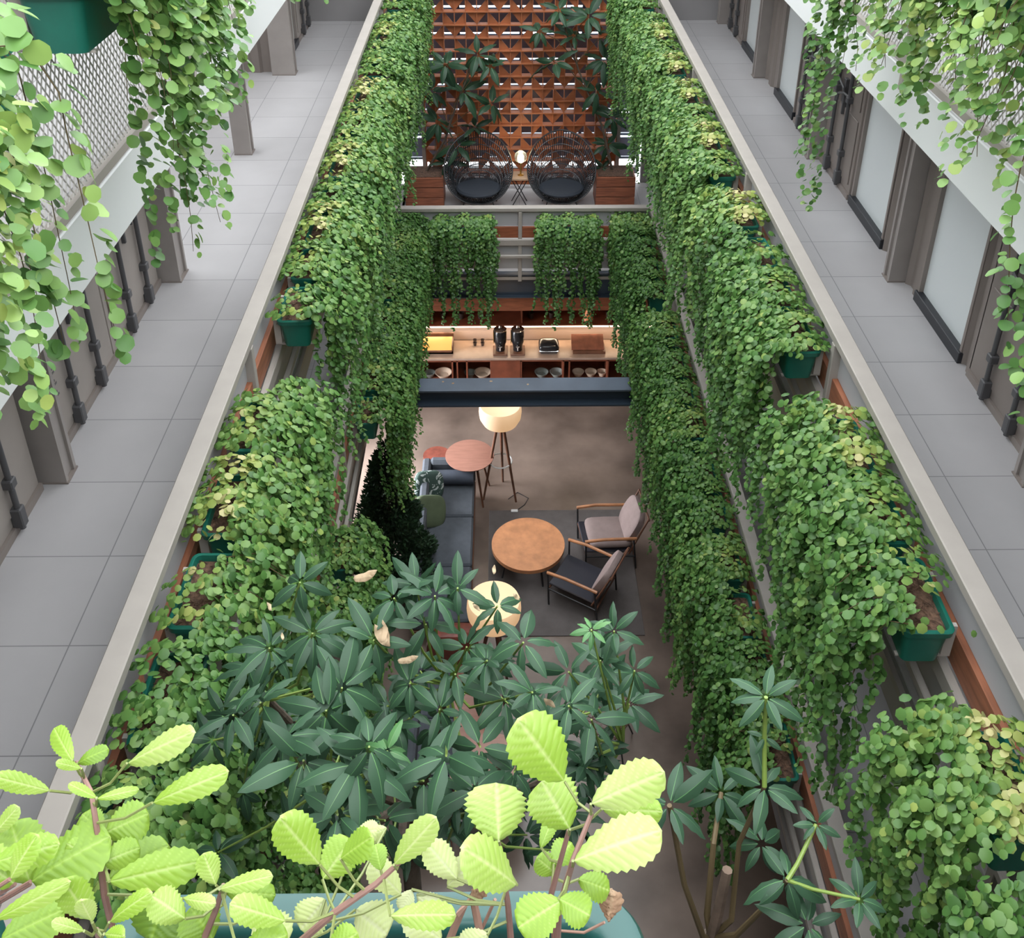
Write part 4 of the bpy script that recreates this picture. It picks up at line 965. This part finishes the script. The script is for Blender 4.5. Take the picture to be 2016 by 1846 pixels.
# withered leaves still hanging in the crown
dr = [(680, 490, 95, 100), (745, 560, 60, -15), (550, 200, 80, -5), (590, 620, 45, 40), (1170, 180, 38, 80), (1255, 265, 42, -70), (190, 340, 40, 130), (1360, 720, 60, -80), (400, 1010, 60, -90), (1080, 310, 40, -60), (240, 470, 30, 90)]
C = []; N = []; T = []; s = []; ti = []
for x, y, L, an in dr:
    u, v = zz(x, y); d = 3.0; c = at_depth(u, v, d); a = radians(an)
    for q in range(3 if L > 50 else 1):
        C.append(tuple(c + Vector((.01 * q, 0, -.004 * q)) - Vector((base.x, base.y, 0)))); T.append((cos(a + q * .25), .3, sin(a + q * .25))); N.append((rq.uniform(-.5, .5), -1, .8)); s.append(L / 2.24 * d / 2020 * 1.2); ti.append(rq.uniform(.5, 1))
me = leaf_mesh('withered_leaves', [(p[0] * 1.15, p[1], p[2] + .12 * sin(p[1] * 9)) for p in LV], LF, C, N, T, s, np.array(ti), L_DRY)
o = bpy.data.objects.new('withered_leaves', me); COL.objects.link(o); o.parent = tree
pt = MB().lathe([(0, 0), (.30, 0), (.36, .5), (.38, .55), (.34, .55), (.32, .5), (0, .5)], (-.35, 2.6, 0), 32)
pt.build('pot', MATS['dark_pot'], tree, True)

# second, slimmer umbrella tree at the right
t2 = thing('umbrella_tree', 'slim umbrella-leaved tree with bare dark stems at the lower right', 'tree', (.62, 2.3, 0)); B2 = Vector((.62, 2.3, 0))
W2 = [(1318, 1585, 84, 2.75, .16), (1508, 1372, 66, 2.7, .30), (1505, 1548, 78, 2.75, .2), (1607, 1622, 46, 2.65, .25), (1550, 1732, 80, 2.6, .16), (1692, 1770, 62, 2.6, .2), (1500, 1660, 70, 3.0, .12), (1420, 1560, 64, 3.1, .12), (1590, 1820, 80, 2.6, .15), (1505, 1450, 36, 2.75, .25)]
spec = []; pts = {}
for i, (u, v, px, d, ti_) in enumerate(W2):
    c = at_depth(u, v, d); spec.append((c, (rq.uniform(-.2, .2), -.25, 1), px * 1.16 * d / 2020, 4 if px == 36 else 7, ti_)); pts[i] = c
add_foliage(t2, spec, 5)
q0 = at_depth(1400, 1846, 3.05); mb = MB(); mb.tube([B2, B2 + Vector((0, .0, 3)), q0 + Vector((0, 0, -.8)), q0], .05, 10, .03); mb.build('trunk', M_BARK, t2, True)
def stem(pl, m_, r0, r1):
    mb = MB(); mb.tube(pl, r0, 8, r1); mb.build('stem', m_, t2, True)
stem([q0, at_depth(1385, 1846, 3.0), at_depth(1347, 1740, 2.9), pts[0]], M_STEM, .011, .007)
stem([q0, at_depth(1392, 1800, 3.0), at_depth(1405, 1660, 3.0), pts[7]], M_STEM, .011, .007)
stem([q0, at_depth(1440, 1810, 2.95), at_depth(1455, 1660, 2.95), pts[2]], M_STEM, .010, .006)
stem([pts[2], pts[9], pts[1]], M_STEMG, .007, .0055)
stem([q0, at_depth(1450, 1840, 2.9), at_depth(1510, 1780, 2.8), pts[4]], M_STEM, .010, .006)
stem([pts[4], at_depth(1570, 1700, 2.62), pts[3]], M_STEMG, .0065, .005)
stem([pts[4], at_depth(1600, 1750, 2.6), pts[5]], M_STEMG, .005, .004)
stem([q0, at_depth(1415, 1790, 2.95), at_depth(1432, 1712, 2.9)], mat('cut_bark', (.13, .09, .065), .9, 0, .3, 20), .018, .015)
pt = MB().lathe([(0, 0), (.28, 0), (.33, .45), (.35, .5), (.31, .5), (.3, .45), (0, .45)], (.62, 2.3, 0), 32); pt.build('pot', MATS['dark_pot'], t2, True)

# two tall umbrella plants in the terrace planters
def terrace_tree(label, x, y, wl, seed):
    t = thing('terrace_umbrella_plant', label, 'plant', (x, y, ZB + .5)); b = Vector((x, y, ZB + .5)); spec = []; cs = []
    for u, v, px, dy in wl:
        c = at_y(u, v, y + .1 - dy * .5); spec.append((c, (rq.uniform(-.2, .2), -.6, 1), px * 1.15 * 17.0 / 2020, rq.choice((7, 8, 9)), .10)); cs.append(c)
    add_foliage(t, spec, seed)
    top = max(cs, key=lambda q: q.z); mb = MB(); mb.tube([b, b.lerp(top, .3) + Vector((.08, 0, 0)), b.lerp(top, .65), top], .024, 8, .008); mb.build('stem', M_BARK, t, True)
    tw = MB()
    for c in cs:
        k = max(.1, min(.9, (c.z - .5 - b.z) / max(.1, top.z - b.z))); tw.tube([b.lerp(top, k), b.lerp(top, k).lerp(c, .5) + Vector((0, 0, .1)), c], .008, 5, .005)
    tw.build('leaf_stalks', M_STEM, t, True)
terrace_tree('tall dark umbrella plant growing in the left terrace planter', -1.3, 15.75, [(878, 128, 44, .3), (940, 108, 40, .2), (965, 130, 36, .4), (912, 180, 44, .3), (968, 205, 38, .3), (862, 240, 44, .1), (900, 285, 46, .2), (850, 180, 36, 0), (935, 250, 30, .1), (880, 320, 34, .2)], 31)
terrace_tree('tall dark umbrella plant growing in the right terrace planter', 1.85, 15.75, [(1160, 32, 46, .3), (1062, 62, 34, .4), (1092, 122, 46, .4), (1130, 70, 36, .1), (1190, 118, 44, .1), (1175, 180, 40, .2), (1205, 232, 42, .1), (1195, 285, 38, .1), (1100, 20, 34, .2), (1215, 60, 36, 0), (1185, 330, 26, .1)], 33)
# ------------------------------------------------------------------ near planter with big scalloped leaves
NPX, NPY, NPZ = -.117, .415, 9.57
npl = thing('window_box', 'large green trough planter with broad lime-green leaves right below the camera', 'planter', (NPX, NPY, NPZ))
def big_trough(e, x0, x1, y0, y1, z, h=.19):
    mb = MB()
    def rr(ins, r, zz_, n=8):
        out = []; cx0, cx1, cy0, cy1 = x0 + ins, x1 - ins, y0 + ins, y1 - ins
        for cx, cy, a0 in ((cx1 - r, cy1 - r, 0), (cx0 + r, cy1 - r, 90), (cx0 + r, cy0 + r, 180), (cx1 - r, cy0 + r, 270)):
            for k in range(n + 1):
                a = radians(a0 + 90 * k / n); out.append(Vector((cx + r * cos(a), cy + r * sin(a), zz_)))
        return out
    prof = [(.03, .03, -h), (.012, .045, -.03), (.0, .05, -.03), (-.001, .05, -.012), (.003, .048, -.003), (.010, .045, 0), (.026, .035, 0), (.032, .03, -.004), (.035, .03, -.012), (.036, .03, -.07)]
    rings = [rr(a, b, z + c) for a, b, c in prof]; n = len(rings[0])
    mb.add([p for r_ in rings for p in r_], [(i * n + k, i * n + (k + 1) % n, (i + 1) * n + (k + 1) % n, (i + 1) * n + k) for i in range(len(rings) - 1) for k in range(n)] + [tuple(range(n))[::-1]])
    mb.build('trough', mat('teal_plastic', (0.006, 0.052, 0.046), .34), e, True)
    s = MB(); s.add(rr(.034, .03, z - .055), [tuple(range(n))]); rs = random.Random(2)
    for k in range(90):
        px, py = rs.uniform(x0 + .05, x1 - .05), rs.uniform(y0 + .05, y1 - .05); a = rs.uniform(0, 6.3)
        s.tube([(px, py, z - .05), (px + .03 * cos(a), py + .03 * sin(a), z - .035 + rs.uniform(-.01, .012)), (px + .06 * cos(a), py + .06 * sin(a), z - .05)], .0015, 4)
    s.build('soil', M_SOIL, e)
big_trough(npl, -.352, .119, .30, .530, NPZ)
np2 = thing('window_box', 'second green trough planter at the bottom left corner, mostly under lime leaves', 'planter', (-.67, .415, NPZ))
big_trough(np2, -.92, -.43, .30, .530, NPZ)

def hero_geo(base, tip, width, nrm, cup=.12, droop=.15, teeth=6.5, nu=40, nv=16, tintb=.5):
    """one scalloped leaf as a grid; returns verts, faces, per-vertex tint"""
    base = Vector(base); tip = Vector(tip); ax = tip - base; L = ax.length; ax.normalize(); n = Vector(nrm); n = (n - ax * n.dot(ax)).normalized(); b = ax.cross(n)
    v = []; f = []; ti = []; wave = rh.uniform(0, 6)
    for i in range(nu + 1):
        t = i / nu
        w = 1.42 * (t ** .62) * max(0, 1 - t ** 2.5) ** .5 * width / 2
        for j in range(nv + 1):
            s_ = j / nv * 2 - 1; q = abs(s_)
            sc = 1 + .065 * (q ** 4) * sin(t * 2 * pi * 10)
            lat = s_ * w * sc
            ph = (t * teeth * 1.25 - q * 2.0) % 1; d = min(ph, 1 - ph); vein = max(0, 1 - d * 7) * (1 if q < .92 else 0) * min(1, t * 5); mid = max(0, 1 - q * w / (width * .022))
            z = -droop * L * t * t - cup * width * q ** 1.7 * .6 + .009 * width * (cos(2 * pi * ph) * -1) * (1 - q ** 4) * min(1, t * 4) - .02 * width * mid + .02 * width * sin(t * 7 + wave + s_ * 2) * q
            v.append(base + ax * (t * L) + b * lat + n * z); ti.append(tintb + .22 * max(mid, vein * .55) + .04 * sin(t * 4 + wave))
    for i in range(nu):
        for j in range(nv): f.append((i * (nv + 1) + j, i * (nv + 1) + j + 1, (i + 1) * (nv + 1) + j + 1, (i + 1) * (nv + 1) + j))
    return v, f, ti
rh = random.Random(3)
def hero_mesh(name, leaves, m, parent):
    V = []; F = []; TI = []
    for g in leaves:
        k = len(V); V += g[0]; F += [tuple(q + k for q in f_) for f_ in g[1]]; TI += g[2]
    off = abs_loc(parent); me = bpy.data.meshes.new(name); me.from_pydata([tuple(p - off) for p in V], [], F); me.update()
    me.polygons.foreach_set('use_smooth', [True] * len(F)); a = me.attributes.new('tint', 'FLOAT', 'POINT'); a.data.foreach_set('value', np.clip(np.array(TI, np.float32), 0, .99)); me.materials.append(m)
    o = bpy.data.objects.new(name, me); COL.objects.link(o); o.parent = parent; return o
# (base u,v) (tip u,v) width px, depth at base, depth at tip, tint, part: 0 = near box, 1 = left box
HL = [((1112, 1538), (1030, 1428), 128, .70, .69, .50, 0), ((1163, 1582), (1302, 1522), 92, .68, .67, .66, 0), ((982, 1655), (980, 1538), 140, .72, .74, .60, 0), ((1122, 1632), (1068, 1540), 118, .72, .73, .52, 0),
      ((1185, 1592), (1302, 1598), 62, .73, .72, .52, 0), ((1128, 1694), (1290, 1628), 108, .66, .65, .64, 0), ((1018, 1742), (932, 1672), 104, .70, .68, .60, 0), ((1105, 1772), (1020, 1825), 92, .67, .66, .46, 0), ((1100, 1768), (1160, 1800), 72, .67, .66, .44, 0),
      ((1065, 1668), (1092, 1600), 34, .76, .78, .40, 0), ((1090, 1700), (1130, 1650), 60, .78, .80, .38, 0), ((1140, 1730), (1205, 1752), 60, .76, .76, .40, 0), ((1095, 1720), (1060, 1690), 50, .78, .78, .45, 0),
      ((250, 1502), (368, 1438), 66, .74, .72, .62, 0), ((300, 1580), (432, 1522), 60, .72, .71, .50, 0), ((142, 1496), (98, 1428), 46, .76, .78, .48, 0), ((152, 1502), (205, 1472), 38, .77, .77, .30, 0), ((160, 1512), (112, 1500), 22, .76, .75, .55, 0),
      ((98, 1556), (-5, 1532), 42, .74, .72, .55, 0), ((190, 1570), (135, 1540), 24, .74, .74, .50, 0), ((190, 1572), (268, 1552), 24, .74, .74, .50, 0), ((205, 1640), (290, 1600), 86, .76, .77, .42, 0), ((200, 1640), (160, 1600), 60, .77, .78, .38, 0),
      ((195, 1700), (275, 1668), 62, .74, .75, .42, 0), ((200, 1700), (130, 1660), 50, .74, .74, .44, 0), ((215, 1735), (385, 1700), 80, .72, .72, .44, 0), ((210, 1735), (330, 1660), 90, .78, .80, .36, 0),
      ((630, 1702), (555, 1618), 92, .70, .69, .52, 0), ((635, 1730), (690, 1655), 82, .73, .74, .50, 0), ((670, 1690), (725, 1648), 70, .70, .69, .42, 0), ((775, 1702), (852, 1618), 60, .70, .69, .60, 0), ((750, 1712), (738, 1660), 44, .72, .73, .40, 0),
      ((562, 1812), (455, 1780), 62, .68, .67, .56, 0), ((768, 1802), (892, 1798), 58, .68, .67, .56, 0), ((425, 1742), (402, 1684), 52, .71, .71, .56, 0), ((432, 1750), (528, 1722), 40, .70, .69, .60, 0), ((445, 1755), (545, 1762), 56, .73, .74, .36, 0),
      ((365, 1808), (300, 1762), 74, .70, .70, .54, 0), ((360, 1768), (415, 1778), 34, .69, .68, .60, 0), ((180, 1812), (125, 1740), 72, .66, .65, .50, 0), ((182, 1815), (160, 1778), 44, .65, .64, .62, 0), ((215, 1815), (278, 1760), 44, .66, .65, .50, 0),
      ((165, 1832), (105, 1815), 28, .64, .63, .6, 0), ((205, 1838), (235, 1842), 40, .65, .64, .5, 0), ((330, 1745), (290, 1850), 130, .76, .74, .22, 0), ((470, 1880), (560, 1840), 80, .68, .68, .36, 0), ((640, 1880), (700, 1838), 70, .68, .68, .40, 0),
      ((790, 1760), (730, 1700), 60, .74, .74, .85, 0), ((900, 1730), (840, 1660), 66, .75, .76, .80, 0), ((880, 1745), (960, 1665), 64, .76, .77, .84, 0), ((700, 1790), (760, 1840), 100, .75, .74, .86, 0), ((640, 1770), (590, 1830), 80, .75, .74, .82, 0),
      ((820, 1760), (870, 1800), 50, .76, .75, .95, 0), ((810, 1750), (790, 1790), 40, .76, .75, .97, 0), ((700, 1640), (745, 1632), 44, .77, .77, .80, 0), ((760, 1630), (720, 1650), 36, .77, .77, .78, 0), ((500, 1800), (560, 1860), 90, .74, .73, .80, 0),
      ((420, 1850), (380, 1790), 100, .73, .73, .30, 0), ((870, 1850), (800, 1800), 70, .74, .74, .86, 0), ((960, 1840), (900, 1870), 60, .72, .72, .9, 0),
      ((-20, 1700), (110, 1660), 70, .70, .70, .46, 1), ((20, 1730), (60, 1650), 60, .68, .68, .52, 1), ((60, 1735), (200, 1640), 130, .73, .74, .36, 1), ((60, 1740), (20, 1620), 110, .74, .75, .40, 1), ((30, 1740), (-60, 1680), 90, .70, .70, .48, 1),
      ((-10, 1810), (120, 1745), 44, .65, .64, .52, 1), ((0, 1850), (120, 1790), 90, .67, .68, .34, 1), ((-10, 1640), (30, 1590), 40, .74, .74, .6, 1), ((90, 1760), (180, 1720), 80, .74, .75, .40, 1)]
g0 = []; g1 = []; bases = []
rh = random.Random(3)
for (bu, bv), (tu, tv), w, d0, d1, ti_, part in HL:
    a, b = at_depth(bu, bv, d0), at_depth(tu, tv, d1); n = Vector((rh.uniform(-.25, .25), -.55 + rh.uniform(-.2, .3), 1))
    g = hero_geo(a, b, w * d0 / 2020 * 1.02, n, cup=rh.uniform(.08, .2), droop=rh.uniform(.06, .2), tintb=ti_); (g1 if part else g0).append(g); bases.append((a, part, ti_))
hero_mesh('foliage', g0, L_NEAR, npl); hero_mesh('foliage', g1, L_NEAR, np2)
M_PSTEM = mat('purple_stem', (.20, .11, .09), .55, 0, .2, 30)
# main stems of the near planter and a petiole to every leaf
def D(u, v, d): return at_depth(u, v, d)
mains = [[D(1095, 1900, .80), D(1100, 1790, .74), D(1128, 1694, .68), D(1165, 1600, .69)], [D(1095, 1880, .80), D(1085, 1760, .76), D(1120, 1634, .74)], [D(560, 1880, .74), D(660, 1795, .71), D(740, 1740, .71), D(800, 1685, .71)],
         [D(380, 1900, .74), D(425, 1790, .72), D(440, 1742, .71)], [D(240, 1900, .80), D(205, 1760, .76), D(192, 1640, .75), D(180, 1560, .76), D(150, 1500, .78)], [D(1010, 1900, .80), D(1000, 1780, .75), D(982, 1660, .73)], [D(210, 1900, .72), D(190, 1830, .66)]]
mb = MB()
for m_ in mains: mb.tube(m_, .0028, 7, .0017)
pe = MB(); allp = [(m_[i].lerp(m_[i + 1], q), m_) for m_ in mains for i in range(len(m_) - 1) for q in (.0, .25, .5, .75, 1)]
for a, part, ti_ in bases:
    if part: continue
    below = [p for p, _ in allp if p.z < a.z + .01]; q = min(below or [p for p, _ in allp], key=lambda p: (p - a).length)
    if (q - a).length > .16: q = Vector((max(-.30, min(.08, a.x)), .41, NPZ - .05))
    pe = MB(); pe.tube([q, q.lerp(a, .5) + Vector((0, 0, -.006)), a], .0011, 5, .0010); pe.build('petiole', mat('petiole_green', (.16, .19, .06), .5), npl, True)
mb.build('stem', M_PSTEM, npl, True)
mb = MB(); mb.tube([D(945, 1835, .80), D(930, 1762, .80), D(905, 1800, .79), D(885, 1850, .80)], .0034, 6); mb.build('dry_stem', mat('dry_stem', (.27, .16, .12), .8), npl, True); mb = MB(); mb.tube([D(975, 1770, .79), D(955, 1815, .80), D(935, 1860, .81)], .0014, 5); mb.build('dry_stem', MATS['dry_stem'], npl, True); mb = MB(); mb.tube([D(1190, 1815, .78), D(1150, 1835, .79), D(1080, 1830, .80)], .0011, 5)
mb.build('dry_stem', MATS['dry_stem'], npl, True)
mb = MB(); c0 = Vector((-.67, .41, NPZ - .05))
for a, part, ti_ in bases:
    if part: mb.tube([c0, c0.lerp(a, .5) + Vector((.02, 0, .01)), a], .0022, 6, .0014)
mb.build('stem', M_PSTEM, np2, True)
# curled dry leaves lying on the trough rim
def dryleaf(bu, bv, tu, tv, w, d, lab):
    a, b = D(bu, bv, d), D(tu, tv, d); g = hero_geo(a, b, w * d / 2020, (0, -.5, 1), cup=.5, droop=.1, teeth=6, nu=20, nv=10, tintb=.25)
    r_ = random.Random(bu)
    e = thing('dry_leaf', lab, 'leaf', tuple(a)); g = ([p + Vector((r_.uniform(-1, 1), r_.uniform(-1, 1), r_.uniform(-1, 1))) * .0009 for p in g[0]], g[1], [q * .8 + .05 for q in g[2]])
    hero_mesh('leaf_blade', [g], L_DRY, e)
dryleaf(922, 1782, 952, 1745, 32, .775, 'curled brown dead leaf on the green trough rim, left of the lime leaf')
dryleaf(1198, 1815, 1205, 1762, 56, .765, 'round crinkled brown dead leaf on the green trough rim near its right end')
dryleaf(705, 1668, 715, 1640, 30, .76, 'small dark red withered leaf behind the near trough')
